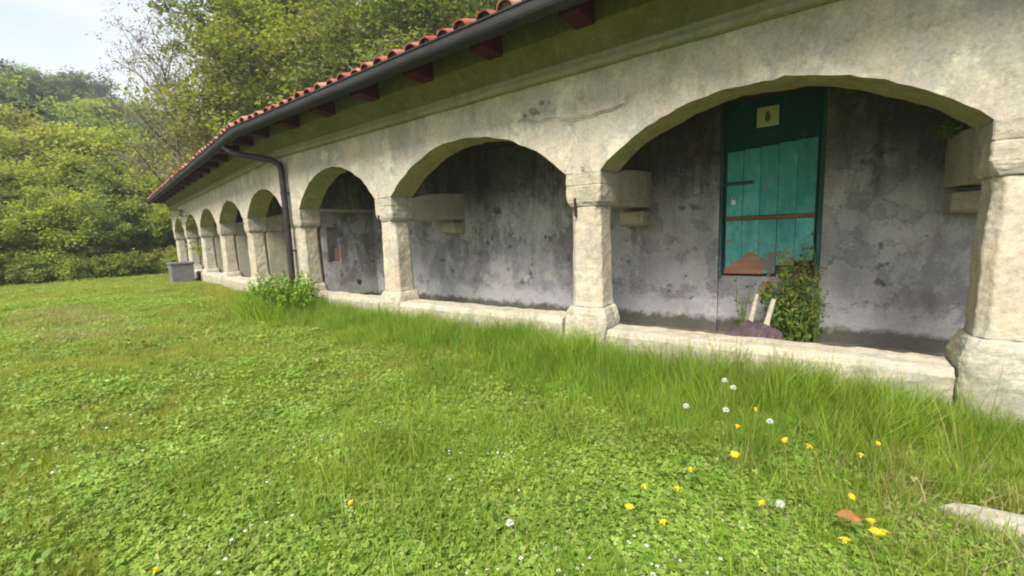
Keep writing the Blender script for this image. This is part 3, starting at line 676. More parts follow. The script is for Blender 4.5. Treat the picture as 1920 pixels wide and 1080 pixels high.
# thicket bushes at the foot of the hill
for i in range(4):
    proto('bush%d' % i, 'hillside_bush', 3.2, 1.7, .05, 13, 7, 15000, .12, LM[('spring', 'spring', 'mid', 'olive')[i]], 100 + i, r0=.06, clump=.42)
for i in range(2):
    proto('sapling%d' % i, 'slender_tree', 5.0, 1.3, .45, 12, 6, 6500, .14, LM['spring'], 120 + i, bark=M_palebark, r0=.085, clump=.40)
for i in range(3):
    proto('tall%d' % i, 'tall_tree', 12.5, 3.6, .18, 24, 10, 36000, .16, LM[('olive', 'wood', 'mid')[i]], 140 + i, r0=.24, clump=.75)
for i in range(2):
    proto('sparse%d' % i, 'sparse_tree', 12.0, 3.9, .25, 24, 12, 11000, .11, LM['grey'], 160 + i, r0=.22, clump=.60)
for i in range(3):
    proto('hill%d' % i, 'hill_tree', 7.5, 3.0, .12, 13, 6, 6500, .34, LM[('mid', 'dark', 'olive')[i]], 180 + i, r0=.16, clump=.95)

def pol(b, r):
    a = math.radians(b); return math.sin(a) * r, -4.2 + math.cos(a) * r
# thicket: (bearing, distance, proto, scale, label)
TH_L = [
 (-88.5, 27.5, 'bush0', 1.0, 'yellow-green bush at the left edge of the lawn, outermost of the thicket'),
 (-86.0, 28.5, 'bush2', 1.05, 'mid-green bush at the lawn edge near the left border of the view'),
 (-83.6, 27.6, 'bush1', .95, 'low yellow-green bush at the lawn edge below the pale-trunked tree'),
 (-81.2, 28.2, 'bush3', 1.05, 'olive bush at the lawn edge, halfway between view border and arcade end'),
 (-79.0, 27.4, 'bush2', .95, 'mid-green bush at the lawn edge just left of the grey trough'),
 (-76.8, 28.8, 'bush0', 1.15, 'bright green bush behind the grey trough at the far arcade end'),
 (-74.4, 32.0, 'bush1', 1.15, 'bright bush directly behind the far end of the tiled eaves'),
 (-87.3, 33.0, 'bush3', 1.35, 'olive bush in the second thicket row at the left border'),
 (-84.6, 33.5, 'bush0', 1.35, 'yellow-green bush in the second thicket row beside the pale trunk'),
 (-82.2, 34.0, 'bush1', 1.45, 'broad yellow-green bush in the second thicket row right of the pale trunk'),
 (-79.7, 33.0, 'bush2', 1.35, 'mid-green bush in the second thicket row left of the far eaves'),
 (-77.4, 34.5, 'bush0', 1.55, 'tall yellow-green bush in the second thicket row above the far eaves'),
 (-74.8, 36.5, 'bush3', 1.6, 'olive bush on the slope just over the far eaves corner'),
 (-88.8, 41.0, 'bush2', 1.6, 'mid-green bush on the slope above the left thicket, at the border'),
 (-85.4, 42.0, 'bush1', 1.7, 'pale yellow-green bush high on the slope above the pale-trunked tree'),
 (-82.6, 43.0, 'bush3', 1.75, 'olive bush on the upper slope below the dark hilltop trees'),
 (-79.8, 42.5, 'bush0', 1.9, 'large yellow-green bush on the upper slope left of the sparse tree'),
 (-77.0, 43.5, 'bush1', 2.0, 'large golden-green bush on the upper slope beneath the sparse branches'),
 (-74.2, 44.0, 'bush2', 2.0, 'large mid-green bush on the upper slope behind the far eaves'),
 (-71.5, 40.0, 'bush0', 2.0, 'golden-green bush showing above the downpipe corner of the roof'),
]
for i, (b, r, k, s, lab) in enumerate(TH_L):
    x, y = pol(b, r); plant_tree(k, x, y, s, i * 1.7, lab, 'bush', 'bushes of the hillside thicket', s * (.85 + .3 * random.random()))
x, y = pol(-83.9, 29.6); plant_tree('sapling0', x, y, .82, .5, 'slender young tree with a pale trunk in front of the left thicket', 'tree')
x, y = pol(-80.6, 30.8); plant_tree('sapling1', x, y, .85, 2.5, 'slender yellow-green tree rising from the thicket left of the arcade end', 'tree')
x, y = pol(-75.8, 33.5); plant_tree('sapling1', x, y, 1.1, 4.0, 'slender bright tree standing close behind the far arcade end', 'tree')
# trees behind the building
BT = [
 (-73.4, 29, 'sparse0', .66, 0.3, 'grey sparse tree with thin twigs against the white sky'),
 (-65.6, 26, 'tall0', 1.12, 1.1, 'olive tree behind the far wing, left of the other tall trees'),
 (-67.8, 32, 'sparse1', 1.05, 2.0, 'greyish half-bare tree right of the sparse tree against the sky'),
 (-62.0, 24, 'tall2', 1.05, 3.0, 'bright yellow-green tree behind the roof over the downpipe'),
 (-58.8, 27, 'tall1', 1.25, 4.0, 'mid-green tree behind the roof, tallest in the middle of the row'),
 (-56.5, 24, 'tall0', 1.2, 5.2, 'dense olive tree behind the roof over the third arch'),
 (-52.5, 22, 'sparse0', .80, 1.4, 'grey twiggy tree behind the roof beside the dark trunk'),
 (-47.8, 20, 'tall1', 1.05, .4, 'mid-green tree with a dark trunk behind the roof near the top edge'),
 (-43.0, 21, 'tall2', 1.1, 2.2, 'bright yellow-green tree behind the red tiles at the top of the view'),
 (-37.5, 22, 'tall2', .95, 3.6, 'bright tree mostly hidden by the eaves at the top of the view'),
 (-62.0, 40, 'tall1', 1.15, 2.9, 'tall green tree up the slope behind the bright tree'),
 (-66.0, 43, 'tall2', 1.1, .9, 'yellow-green tree up the slope behind the olive tree'),
 (-54.0, 36, 'tall2', 1.1, 5.9, 'yellow-green tree up the slope behind the dense olive tree'),
]
for b, r, k, s, rz, lab in BT:
    x, y = pol(b, r); plant_tree(k, x, y, s, rz, lab, 'tree', 'trees on the slope behind the arcade', 1.06 if s == .66 else None)
for i, (b, r, k, s, lab) in enumerate([
 (-68.0, 22, 'bush3', 1.2, 'olive shrub just behind the far wing roof'), (-64.0, 20, 'bush2', 1.2, 'dark green shrub behind the roof at the downpipe corner'),
 (-58.0, 19, 'bush0', 1.25, 'yellow-green shrub peeping over the roof tiles above the third arch'), (-51.0, 17.5, 'bush1', 1.2, 'bright shrub peeping over the tiles left of the dark trunk'),
 (-45.0, 16.5, 'bush1', 1.2, 'bright shrub peeping over the tiles at the top edge of the view')]):
    x, y = pol(b, r); plant_tree(k, x, y, s, i * 2.1, lab, 'bush', 'shrubs close behind the roof')
# hilltop trees one can tell apart
HT = [
 (-78.9, 118, 'hill1', 1.25, 'dark round tree on the ridge line, tallest against the sky'),
 (-82.0, 116, 'hill0', 1.20, 'broad green tree on the ridge left of the dark round one'),
 (-85.5, 112, 'hill0', 1.10, 'green ridge tree near the left border of the view'),
 (-76.0, 112, 'hill2', 1.05, 'olive ridge tree right of the dark round one'),
 (-80.8, 96, 'hill1', 1.15, 'dark green tree on the hillside below the ridge'),
 (-84.4, 90, 'hill1', 1.15, 'dark tree on the hillside at the left border of the view'),
 (-82.6, 78, 'hill1', 1.1, 'dark tree halfway down the hillside, above the thicket'),
 (-78.6, 80, 'hill2', 1.1, 'olive tree halfway down the hillside, right of the dark ones'),
 (-86.2, 70, 'hill0', 1.0, 'mid-green tree low on the hillside at the left border'),
 (-80.2, 64, 'hill0', 1.0, 'mid-green tree low on the hillside behind the thicket'),
]
for i, (b, r, k, s, lab) in enumerate(HT):
    x, y = pol(b, r); plant_tree(k, x, y, s, i * 1.3, lab, 'tree', 'trees on the far hillside')

# ------------------------------------------------------------------ instanced vegetation (stuff)
def scatter(name, protos, pts, scale, label, cat, tilt=.12, idx=None, rng=RNG, zs=None):
    n = len(pts)
    hc = bpy.data.collections.new(name + '_kinds')
    for i, m_ in enumerate(protos):
        hc.objects.link(bpy.data.objects.new('%s_kind_%02d' % (name, i), m_))
    me = bpy.data.meshes.new(name); me.vertices.add(n); me.vertices.foreach_set('co', np.ascontiguousarray(pts, dtype=np.float32).ravel())
    rot = np.stack([rng.normal(0, tilt, n), rng.normal(0, tilt, n), rng.uniform(0, 6.283, n)], 1)
    a = me.attributes.new('rot', 'FLOAT_VECTOR', 'POINT'); a.data.foreach_set('vector', rot.astype(np.float32).ravel())
    sc = np.stack([scale, scale, scale * (1 if zs is None else zs)], 1)
    a = me.attributes.new('sc', 'FLOAT_VECTOR', 'POINT'); a.data.foreach_set('vector', sc.astype(np.float32).ravel())
    a = me.attributes.new('pick', 'INT', 'POINT'); a.data.foreach_set('value', (rng.integers(0, len(protos), n) if idx is None else idx).astype(np.int32))
    ng = bpy.data.node_groups.new(name + '_nodes', 'GeometryNodeTree')
    ng.interface.new_socket('Geometry', in_out='INPUT', socket_type='NodeSocketGeometry'); ng.interface.new_socket('Geometry', in_out='OUTPUT', socket_type='NodeSocketGeometry')
    gi = ng.nodes.new('NodeGroupInput'); go = ng.nodes.new('NodeGroupOutput'); ci = ng.nodes.new('GeometryNodeCollectionInfo')
    ci.inputs['Collection'].default_value = hc; ci.inputs['Separate Children'].default_value = True; ci.inputs['Reset Children'].default_value = True
    ip = ng.nodes.new('GeometryNodeInstanceOnPoints'); ip.inputs['Pick Instance'].default_value = True
    def na(nm, ty):
        x = ng.nodes.new('GeometryNodeInputNamedAttribute'); x.data_type = ty; x.inputs['Name'].default_value = nm; return x.outputs['Attribute']
    er = ng.nodes.new('FunctionNodeEulerToRotation')
    L = ng.links.new
    L(gi.outputs[0], ip.inputs['Points']); L(ci.outputs[0], ip.inputs['Instance']); L(na('pick', 'INT'), ip.inputs['Instance Index'])
    L(na('rot', 'FLOAT_VECTOR'), er.inputs[0]); L(er.outputs[0], ip.inputs['Rotation']); L(na('sc', 'FLOAT_VECTOR'), ip.inputs['Scale']); L(ip.outputs[0], go.inputs[0])
    o = link(name, me); md = o.modifiers.new('scatter', 'NODES'); md.node_group = ng
    tag(o, label, cat, kind='stuff'); return o

def tuft(n, h0, h1, spread, width, lean, mat, seed, seg=3):
    """a tuft of bent, tapering grass blades"""
    rng = np.random.default_rng(seed); V = []; F = []; T = []
    for i in range(n):
        az = rng.uniform(0, 6.283); r = spread * math.sqrt(rng.uniform()); x, y = r * math.cos(az), r * math.sin(az)
        la = rng.uniform(0, 6.283); ln = abs(rng.normal(0, lean)); h = rng.uniform(h0, h1); w = width * rng.uniform(.7, 1.3)
        sx, sy = -math.sin(la + rng.normal(0, .6)), math.cos(la); b = len(V); tn = rng.uniform()
        for k in range(seg + 1):
            t = k / seg; bend = ln * h * t * t; zz = h * (t - .25 * ln * t * t); ww = w * (1 - t) ** .7 * .5
            cx, cy = x + math.cos(la) * bend, y + math.sin(la) * bend
            if k < seg: V += [(cx - sx * ww, cy - sy * ww, zz - .01), (cx + sx * ww, cy + sy * ww, zz - .01)]; T += [tn, tn]
            else: V.append((cx, cy, zz)); T.append(tn)
        for k in range(seg - 1): F.append((b + 2 * k, b + 2 * k + 1, b + 2 * k + 3)); F.append((b + 2 * k, b + 2 * k + 3, b + 2 * k + 2))
        F.append((b + 2 * seg - 2, b + 2 * seg - 1, b + 2 * seg))
    return np_mesh('tuft', np.array(V), np.array(F), np.array(T), mat)
def leafy(n, h0, h1, spread, size, mat, seed, trifol=True, aspect=.9):
    """low patch of stalked leaves (clover-like when trifol)"""
    rng = np.random.default_rng(seed); V = []; F = []; T = []
    for i in range(n):
        az = rng.uniform(0, 6.283); r = spread * math.sqrt(rng.uniform()); h = rng.uniform(h0, h1); c = np.array([r * math.cos(az), r * math.sin(az), h])
        tn = rng.uniform(); m = 3 if trifol else 1; a0 = rng.uniform(0, 6.283); s = size * rng.uniform(.7, 1.25)
        tl = np.array([rng.normal(0, .35), rng.normal(0, .35)])
        for q in range(m):
            a = a0 + q * 2.094; d = np.array([math.cos(a), math.sin(a)]); p = np.array([-d[1], d[0]]); b = len(V)
            for (u, w) in ((0, 0), (.45, .5 * aspect), (1.0, .28 * aspect), (1.0, -.28 * aspect), (.45, -.5 * aspect)):
                xy = c[:2] + d * u * s + p * w * s; V.append((xy[0], xy[1], c[2] + (xy - c[:2]) @ tl - .10 * s * abs(w) * 4 - (0 if trifol else .25 * s * u * u))); T.append(tn)
            F += [(b, b + 1, b + 4), (b + 1, b + 2, b + 3), (b + 1, b + 3, b + 4)]
        b = len(V); V += [(c[0] * .8 - .001, c[1] * .8, -.01), (c[0] * .8 + .001, c[1] * .8, -.01), (c[0], c[1], c[2])]; T += [tn] * 3; F.append((b, b + 1, b + 2))
    return np_mesh('leafy', np.array(V), np.array(F), np.array(T), mat)
G_short = grass_mat('short_grass_blades', [(.19, .28, .03), (.27, .37, .045), (.35, .43, .065), (.47, .48, .13)], (.47, .45, .12), .48, .65)
G_tall = grass_mat('tall_grass_blades', [(.12, .25, .018), (.17, .34, .024), (.24, .42, .036), (.31, .45, .055), (.44, .43, .14)], (.33, .40, .05), .48, .4)
G_clov = grass_mat('clover_leaves', [(.14, .28, .03), (.21, .37, .045), (.29, .44, .07), (.43, .51, .16)], (.33, .40, .08), .4, .45)
G_dry = grass_mat('straw_blades', [(.30, .25, .12), (.38, .31, .16), (.45, .38, .22)], (.40, .32, .16), .2)
G_stalk = grass_mat('stalk_blades', [(.20, .26, .05), (.28, .30, .08), (.36, .33, .14)], (.34, .33, .10), .35, .3)
G_weed = grass_mat('weed_leaves', [(.12, .22, .025), (.17, .28, .035), (.23, .33, .04)], (.28, .31, .06), .3, .2)

# where each plant grows
def sample(n, x0, x1, y0, y1): return np.stack([RNG.uniform(x0, x1, n), RNG.uniform(y0, y1, n)], 1)
def front(p):                                                  # distance in front of the arcade foot (negative inside)
    return np.where(p[:, 0] > C0.x, -p[:, 1], np.cos(math.radians(9)) * (-(p[:, 1]) + (C0.x - p[:, 0]) * TAN9)) - .10
def cdist(p): return np.hypot(p[:, 0], p[:, 1] + 4.2)
def on(p, dz=0): return np.column_stack([p, height(p[:, 0], p[:, 1]) + dz])
def lawn_points(n_near, n_mid, n_far):
    a = sample(n_near, -7, 3.5, -6.5, .2); b = sample(n_mid, -16, -5, -8, 2.0); c = sample(n_far, -29.5, -13, -9, 4.5)
    b = b[cdist(b) > 5.5]
    p = np.concatenate([a, b, c]); return p[(front(p) > .0)]
def patch(p, f, s, thr): 
    return vnoise(p[:, 0] * f, p[:, 1] * f, s) > thr
bare = lambda p: (np.hypot((p[:, 0] - .85) / .55, (p[:, 1] + 1.33) / .15) < 1) & (p[:, 0] > .38)
p = lawn_points(34000, 17000, 16000); p = p[~bare(p)]
d = cdist(p); s = np.clip(.75 + d / 16, .8, 1.9) * RNG.uniform(.7, 1.25, len(p))
scatter('short_grass', [tuft(26, .035, .085, .055, .0050, .7, G_short, 300 + i) for i in range(5)], on(p), s, 'short mixed green and yellowish grass of the lawn', 'grass', zs=np.clip(1.25 - d / 26, .6, 1.2))
q = lawn_points(15000, 6000, 2500); q = q[~bare(q)]; fr = front(q); q = q[(vnoise(q[:, 0] * 1.1, q[:, 1] * 1.1, 9) + RNG.normal(0, .25, len(q)) > -.10) & (fr > .9)]
cl2 = sample(7000, -3.6, .8, -3.9, -1.7); cl2 = cl2[(vnoise(cl2[:, 0] * 1.5, cl2[:, 1] * 1.5, 12) + RNG.normal(0, .3, len(cl2)) > -.25) & ~bare(cl2)]; q = np.concatenate([q, cl2])
scatter('clover', [leafy(22, .02, .06, .075, .0105, G_clov, 320 + i) for i in range(4)], on(q), RNG.uniform(.8, 1.35, len(q)) * np.clip(.9 + cdist(q) / 25, 1, 1.6), 'low clover and broad-leaved ground cover in the lawn', 'clover')
# tall grass along the plinth, thickest in front of the two near bays
q = sample(30000, -12, 3.6, -2.6, .6); fr = front(q); keep = (fr > .0)
lim = np.interp(q[:, 0], [-12, -9, -7.5, -5, -2, 0, 1.5], [.35, .5, .8, 1.05, 1.2, 1.15, .8]) * (1 + .25 * vnoise(q[:, 0] * 2.2, q[:, 1] * 2.2, 5))
keep &= RNG.uniform(0, 1, len(q)) < np.clip(1.25 - fr / lim, 0, 1); keep &= ~bare(q); q = q[keep]; fr = fr[keep]; lim = lim[keep]
hs = np.interp(q[:, 0], [-12, -9, -7, -4, -2, .3, .8, 1.5], [.42, .62, .74, .82, .88, .92, .62, .45]) * np.clip(1.1 - .45 * fr / lim, .4, 1.1)
ex = np.stack([RNG.normal(-7.95, .48, 420), RNG.normal(-.62, .28, 420)], 1); ex = ex[front(ex) > .02]; q = np.concatenate([q, ex]); hs = np.concatenate([hs, RNG.uniform(.7, 1.45, len(ex))])
scatter('tall_grass', [tuft(22, .18, .44, .06, .0065, .42, G_tall, 340 + i, 4) for i in range(5)], on(q), hs * RNG.uniform(.45, 1.25, len(q)) * (1 + .30 * vnoise(q[:, 0] * 3.1, q[:, 1] * 3.1, 8)), 'tall fresh green grass growing along the foot of the arcade', 'grass', .24)
q = sample(900, -7, 1.2, -1.0, 0); fr = front(q); q = q[(fr > .02) & (RNG.uniform(0, 1, len(q)) < np.clip(1 - fr / .9, 0, 1)) & (vnoise(q[:, 0] * 2, q[:, 1] * 2, 3) + RNG.normal(0, .3, len(q)) > -.1)]
scatter('grass_stalks', [tuft(4, .40, .66, .07, .0040, .30, G_stalk, 350 + i, 4) for i in range(4)], on(q), RNG.uniform(.75, 1.1, len(q)), 'thin pale grass stalks standing in front of the low wall', 'grass')
# knee-high mixed growth over the near right corner
q = sample(5200, -3.2, 3.0, -3.6, -.9); q = q[(vnoise(q[:, 0] * 1.7, q[:, 1] * 1.7, 2) + RNG.normal(0, .3, len(q)) > -.05) & ~bare(q)]
scatter('meadow_grass', [tuft(16, .08, .20, .06, .0055, .6, G_tall, 360 + i, 3) for i in range(4)], on(q), RNG.uniform(.7, 1.2, len(q)), 'half-grown meadow grass mixed into the near lawn', 'grass')
q = sample(1500, -9, 3.0, -4.6, -.6); q = q[(RNG.uniform(0, 1, len(q)) < .6) & ~bare(q)]
scatter('broad_weeds', [leafy(11, .02, .08, .05, .040, G_weed, 380 + i, False, .55) for i in range(4)], on(q), RNG.uniform(.7, 1.4, len(q)), 'broad-leaved weeds scattered through the grass', 'weeds')
q = np.concatenate([sample(420, -.4, 2.2, -2.3, -.7), sample(900, -14, 0, -5.5, -1.5), sample(1900, -14.0, -8.5, -3.5, -2.3), sample(500, -24, -8, -6, 0)]); q = q[RNG.uniform(0, 1, len(q)) < .7]
scatter('dry_grass', [tuft(12, .05, .14, .07, .0045, 1.1, G_dry, 400 + i) for i in range(3)], on(q), RNG.uniform(.6, 1.2, len(q)), 'dry straw-coloured grass among the green lawn', 'grass', .3)
q = np.concatenate([sample(420, .25, 1.25, -1.95, -1.0)]); q = q[~bare(q)]
scatter('straw_litter', [tuft(14, .06, .16, .08, .0045, 1.6, G_dry, 410 + i) for i in range(3)], on(q), RNG.uniform(.5, 1.0, len(q)), 'matted dead grass round the pale stone slab', 'grass', .5)
M_white = simple('daisy_white', (.50, .50, .47), (.65, .65, .61), 30, .7, 0)
M_yel = simple('flower_yellow', (.62, .40, .012), (.72, .53, .03), 40, .6, 0)
M_stem = simple('flower_stem', (.10, .16, .03), (.16, .22, .05), 20, .7, 0)
mb = MB(); n = 10
mb.add([(0, 0, .075)] + [(.009 * math.cos(a), .009 * math.sin(a), .072 + .003 * (k % 2)) for k, a in enumerate(np.linspace(0, 6.283, n, endpoint=False))] + [(-.0008, 0, 0), (.0008, 0, 0)],
       [(0, 1 + k, 1 + (k + 1) % n) for k in range(n)] + [(0, n + 1, n + 2)])
dz = mb.mesh('daisy', M_white)
q = np.concatenate([sample(3200, -3.0, .3, -3.7, -2.1), sample(700, -6, 0, -4.6, -1.4)]); q = q[(vnoise(q[:, 0] * 2.6, q[:, 1] * 2.6, 6) + RNG.normal(0, .2, len(q)) > .15)]
scatter('daisies', [dz], on(q), RNG.uniform(.45, .95, len(q)), 'tiny white daisies sprinkled over the near lawn', 'daisies', .25)

# far wood that reads as one mass
v_all = []
q = []
while len(q) < 520:
    b = random.uniform(-100, -30); r = random.uniform(48, 190)
    x, y = pol(b, r)
    if -75 < b and r < 60: continue
    q.append((x, y))
q = np.array(q)
def blob(mat, seed):
    tr, c_ = make_tree('wood', 5.5, 2.6, .05, 10, 5, 2600, .42, mat, seed, r0=.12, clump=1.0); return c_
scatter('far_wood', [blob(LM[k], 420 + i) for i, k in enumerate(('mid', 'olive', 'mid', 'dark', 'spring', 'olive'))], on(q, -.3), RNG.uniform(.7, 1.25, len(q)), 'scrubby green wood covering the far hillside', 'wood', .05)
q = []
while len(q) < 150:                                            # low growth hiding the feet of the thicket
    b = random.uniform(-96, -74); r = random.uniform(25.6, 28.2)
    x, y = pol(b, r)
    if y < .5 + max(0, C0.x - x) * TAN9: q.append((x, y))
n_edge = len(q)
while len(q) < 260 + n_edge:
    b = random.uniform(-95, -66); r = random.uniform(27.8, 62)
    x, y = pol(b, r)
    if y > 3.6 + max(0, C0.x - x) * TAN9 or x < -28: q.append((x, y))
q = np.array(q)
def scrub(mat, seed):
    tr, c_ = make_tree('scrub', 1.6, 1.1, .05, 9, 5, 2600, .13, mat, seed, r0=.04, clump=.4); return c_
scatter('undergrowth', [scrub(LM[k], 440 + i) for i, k in enumerate(('spring', 'mid', 'spring', 'olive'))], on(q, -.15), np.concatenate([RNG.uniform(.28, .75, n_edge), RNG.uniform(.7, 1.4, len(q) - n_edge)]), 'low green undergrowth between the hillside bushes', 'undergrowth', .08)

# ------------------------------------------------------------------ single things
def flower(x, y, h, label):
    z = zat(x, y); e = empty('yellow_flower', (x, y, z), random.uniform(0, 6.28))
    tag(e, label, 'flower', 'yellow flowers in the grass')
    mb = MB(); mb.tube([(0, 0, -.02), (.008, 0, h * .5), (0, .004, h)], .0022, 5); link('stem', mb.mesh('stem', M_stem), e, None, False)
    sz_ = random.uniform(.017, .028); mb = MB(); V = [(0, 0, .006)]; F = []
    for n, rs, dz_ in ((13, 1.0, 0), (10, .68, .004)):
        for k in range(n):
            a = 2 * math.pi * k / n + rs; r = sz_ * rs * random.uniform(.8, 1.1); b = len(V); u = random.uniform(-.003, .003)
            V += [(math.cos(a - .2) * r * .5, math.sin(a - .2) * r * .5, .006 + dz_), (math.cos(a) * r, math.sin(a) * r, .003 + dz_ + u), (math.cos(a + .2) * r * .5, math.sin(a + .2) * r * .5, .006 + dz_)]
            F += [(0, b, b + 1), (0, b + 1, b + 2)]
    c0 = len(V); V += [(math.cos(a) * sz_ * .35, math.sin(a) * sz_ * .35, .010) for a in np.linspace(0, 6.283, 8, endpoint=False)]; F.append(tuple(range(c0, c0 + 8)))
    V += [(math.cos(a) * .005, math.sin(a) * .005, -.010) for a in np.linspace(0, 6.283, 8, endpoint=False)]
    F += [(c0 + k, c0 + (k + 1) % 8, c0 + 8 + (k + 1) % 8, c0 + 8 + k) for k in range(8)]
    mb.add(V, F); hd = link('flower_head', mb.mesh('flower_head', M_yel), e, None, False)
    hd.location = (0, .004, h); hd.rotation_euler = (random.uniform(-.6, .6), random.uniform(-.6, .6), 0)
FL = [((-0.31, -1.42, 0.36), 'yellow flower highest in the tall grass, below the white seed heads'),
 ((-0.36, -1.67, 0.34), 'yellow flower just below left of the highest one in the tall grass'),
 ((-0.14, -1.63, 0.30), 'large yellow flower left of a close pair in the tall grass'),
 ((-0.04, -1.64, 0.30), 'yellow flower right of a close pair in the tall grass'),
 ((0.25, -1.42, 0.30), 'yellow flower nearest the right stone pedestal'),
 ((-0.34, -1.88, 0.28), 'small pale yellow flower below the two highest ones'),
 ((0.18, -1.56, 0.28), 'small yellow flower just below left of the one nearest the pedestal'),
 ((-0.54, -2.21, 0.20), 'yellow flower right of a level pair in the middle of the near lawn'),
 ((-0.67, -2.28, 0.20), 'yellow flower left of a level pair in the middle of the near lawn'),
 ((-0.19, -2.12, 0.20), 'yellow flower beside a white seed head left of the dead leaf'),
 ((0.13, -1.89, 0.22), 'faint yellow flower directly above the dead leaf'),
 ((0.20, -1.98, 0.18), 'yellow flower touching the right end of the dead leaf'),
 ((0.21, -2.05, 0.18), 'middle yellow flower of the three right of the dead leaf'),
 ((0.24, -2.03, 0.18), 'rightmost yellow flower of the three right of the dead leaf'),
 ((0.11, -2.17, 0.18), 'yellow flower directly below the dead leaf'),
 ((-1.91, -3.10, 0.12), 'lone yellow flower in the short lawn left of centre'),
 ((-2.21, -3.82, 0.12), 'yellow flower at the bottom left edge of the view'),
 ((-0.69, -2.44, 0.18), 'yellow flower left in the lowest pair of the near lawn'),
 ((-0.53, -2.46, 0.18), 'yellow flower right in the lowest pair of the near lawn'),
 ((-0.52, -2.04, 0.22), 'yellow flower above the level pair in the near lawn')]
for (x, y, z), lab in FL: flower(x, y, z - zat(x, y), lab)
M_puff = simple('seed_head', (.38, .41, .33), (.55, .57, .49), 60, .9, .5, .004)
for i, (x, y, zt, lab) in enumerate([(-0.66, -1.58, .36, 'white seed head leftmost in the tall grass'), (-0.52, -1.17, .42, 'white seed head highest in the tall grass, left of a pair'), (-0.45, -1.28, .42, 'white seed head right of the highest pair in the tall grass'),
  (-0.44, -1.57, .38, 'white seed head below the highest pair'), (-0.22, -1.56, .36, 'white seed head rightmost in the tall grass'), (-0.12, -2.15, .24, 'white seed head left of the dead leaf'), (-1.12, -2.79, .14, 'white seed head low in the lawn at the bottom centre')]):
    z = zat(x, y); h = zt - z; e = empty('seed_head', (x, y, z), 0); tag(e, lab, 'seed head', 'white seed heads in the grass')
    mb = MB(); mb.tube([(0, 0, -.02), (.006, .004, h * .5), (0, 0, h)], .002, 5); link('stem', mb.mesh('stem', M_stem), e, None, False)
    mb = MB(); V = []; F = []; rd = random.Random(i)
    for k in range(60):                                        # a ball of fine bristles
        a = rd.uniform(0, 6.283); c = rd.uniform(-.6, 1); s_ = math.sqrt(1 - c * c); d_ = Vector((math.cos(a) * s_, math.sin(a) * s_, c)); u = d_.orthogonal().normalized(); w = d_.cross(u); r = .017 * rd.uniform(.85, 1.1); b = len(V); ce = Vector((0, 0, h))
        V += [ce, ce + d_ * r + u * .004, ce + d_ * r - u * .002 + w * .0035, ce + d_ * r - u * .002 - w * .0035]; F += [(b, b + 1, b + 2), (b, b + 2, b + 3), (b, b + 3, b + 1), (b + 1, b + 3, b + 2)]
    mb.add(V, F); link('puff', mb.mesh('puff', M_puff), e, None, False)
# pale stone slab
mb = MB(); rd = random.Random(3); rings = []
cx_, cy_ = .96, -1.33; n = 16
shape = [(math.cos(a) * .44 * rd.uniform(.88, 1.08), math.sin(a) * .10 * rd.uniform(.85, 1.1)) for a in np.linspace(0, 6.283, n, endpoint=False)]
zb = zat(cx_, cy_)
for f, z in ((1.0, -.08), (1.02, .03), (.96, .055), (.6, .062), (.2, .06)): rings.append([(cx_ + a * f, cy_ + b * f + .0, zb + z - .012 + fbm(a * 9 + f, b * 9, 2) * .006) for a, b in shape])
mb.loft(rings); tag(link('stone_slab', mb.mesh('stone_slab', M_slab)), 'flat pale stone slab half sunk in the dry grass at the right edge', 'stone')
# dead leaf
mb = MB(); V = []; F = []; n = 8
for k in range(n + 1):
    t_ = k / n; w = .034 * math.sin(math.pi * min(1, t_ * .96 + .02)) ** .8; V += [(-.07 + .14 * t_, -w, .02 * math.sin(t_ * 5) + .025), (-.07 + .14 * t_, 0, .02 * math.sin(t_ * 5)), (-.07 + .14 * t_, w, .02 * math.sin(t_ * 5) + .03)]
for k in range(n): F += [(3 * k, 3 * k + 3, 3 * k + 4, 3 * k + 1), (3 * k + 1, 3 * k + 4, 3 * k + 5, 3 * k + 2)]
V = [(a * .72, b * .72, c * .8) for a, b, c in V]
mb.add(V, F); o = link('dead_leaf', mb.mesh('dead_leaf', M_dleaf, True)); o.location = (.13, -1.92, .13); o.rotation_euler = (.5, -.1, .2); tag(o, 'curled orange-brown dead leaf lying on the grass at lower right', 'leaf')
# grey trough in front of the far end
tr = TW @ Vector((-12.9, -1.0, 0)); e = empty('concrete_trough', (-18.9, 1.05, zat(-18.9, 1.05)), ANG)
tag(e, 'low grey concrete trough on the lawn by the far end of the arcade', 'trough')
mb = MB(); L_, W_, H_ = .48, .32, .66
vs = []
for (f, z) in ((1.0, -.1), (.99, .0), (.985, H_), (.985 - .0, H_)): pass
mb.box(-L_, L_, -W_, W_, -.1, .12); mb.box(-L_, L_, -W_, -W_ + .1, .12, H_); mb.box(-L_, L_, W_ - .1, W_, .12, H_); mb.box(-L_, -L_ + .1, -W_ + .1, W_ - .1, .12, H_); mb.box(L_ - .1, L_, -W_ + .1, W_ - .1, .12, H_)
link('basin', mb.mesh('basin', M_conc), e, None, False)
mb = MB(); mb.box(-L_ - .03, L_ + .03, -W_ - .03, -W_ + .11, H_ + .001, H_ + .06); mb.box(-L_ - .03, L_ + .03, W_ - .11, W_ + .03, H_ + .001, H_ + .06); mb.box(-L_ - .03, -L_ + .11, -W_ + .11, W_ - .11, H_ + .001, H_ + .06); mb.box(L_ - .11, L_ + .03, -W_ + .11, W_ - .11, H_ + .001, H_ + .06)
bevel(link('rim', mb.mesh('rim', M_conc), e, None, False), .01, 1)

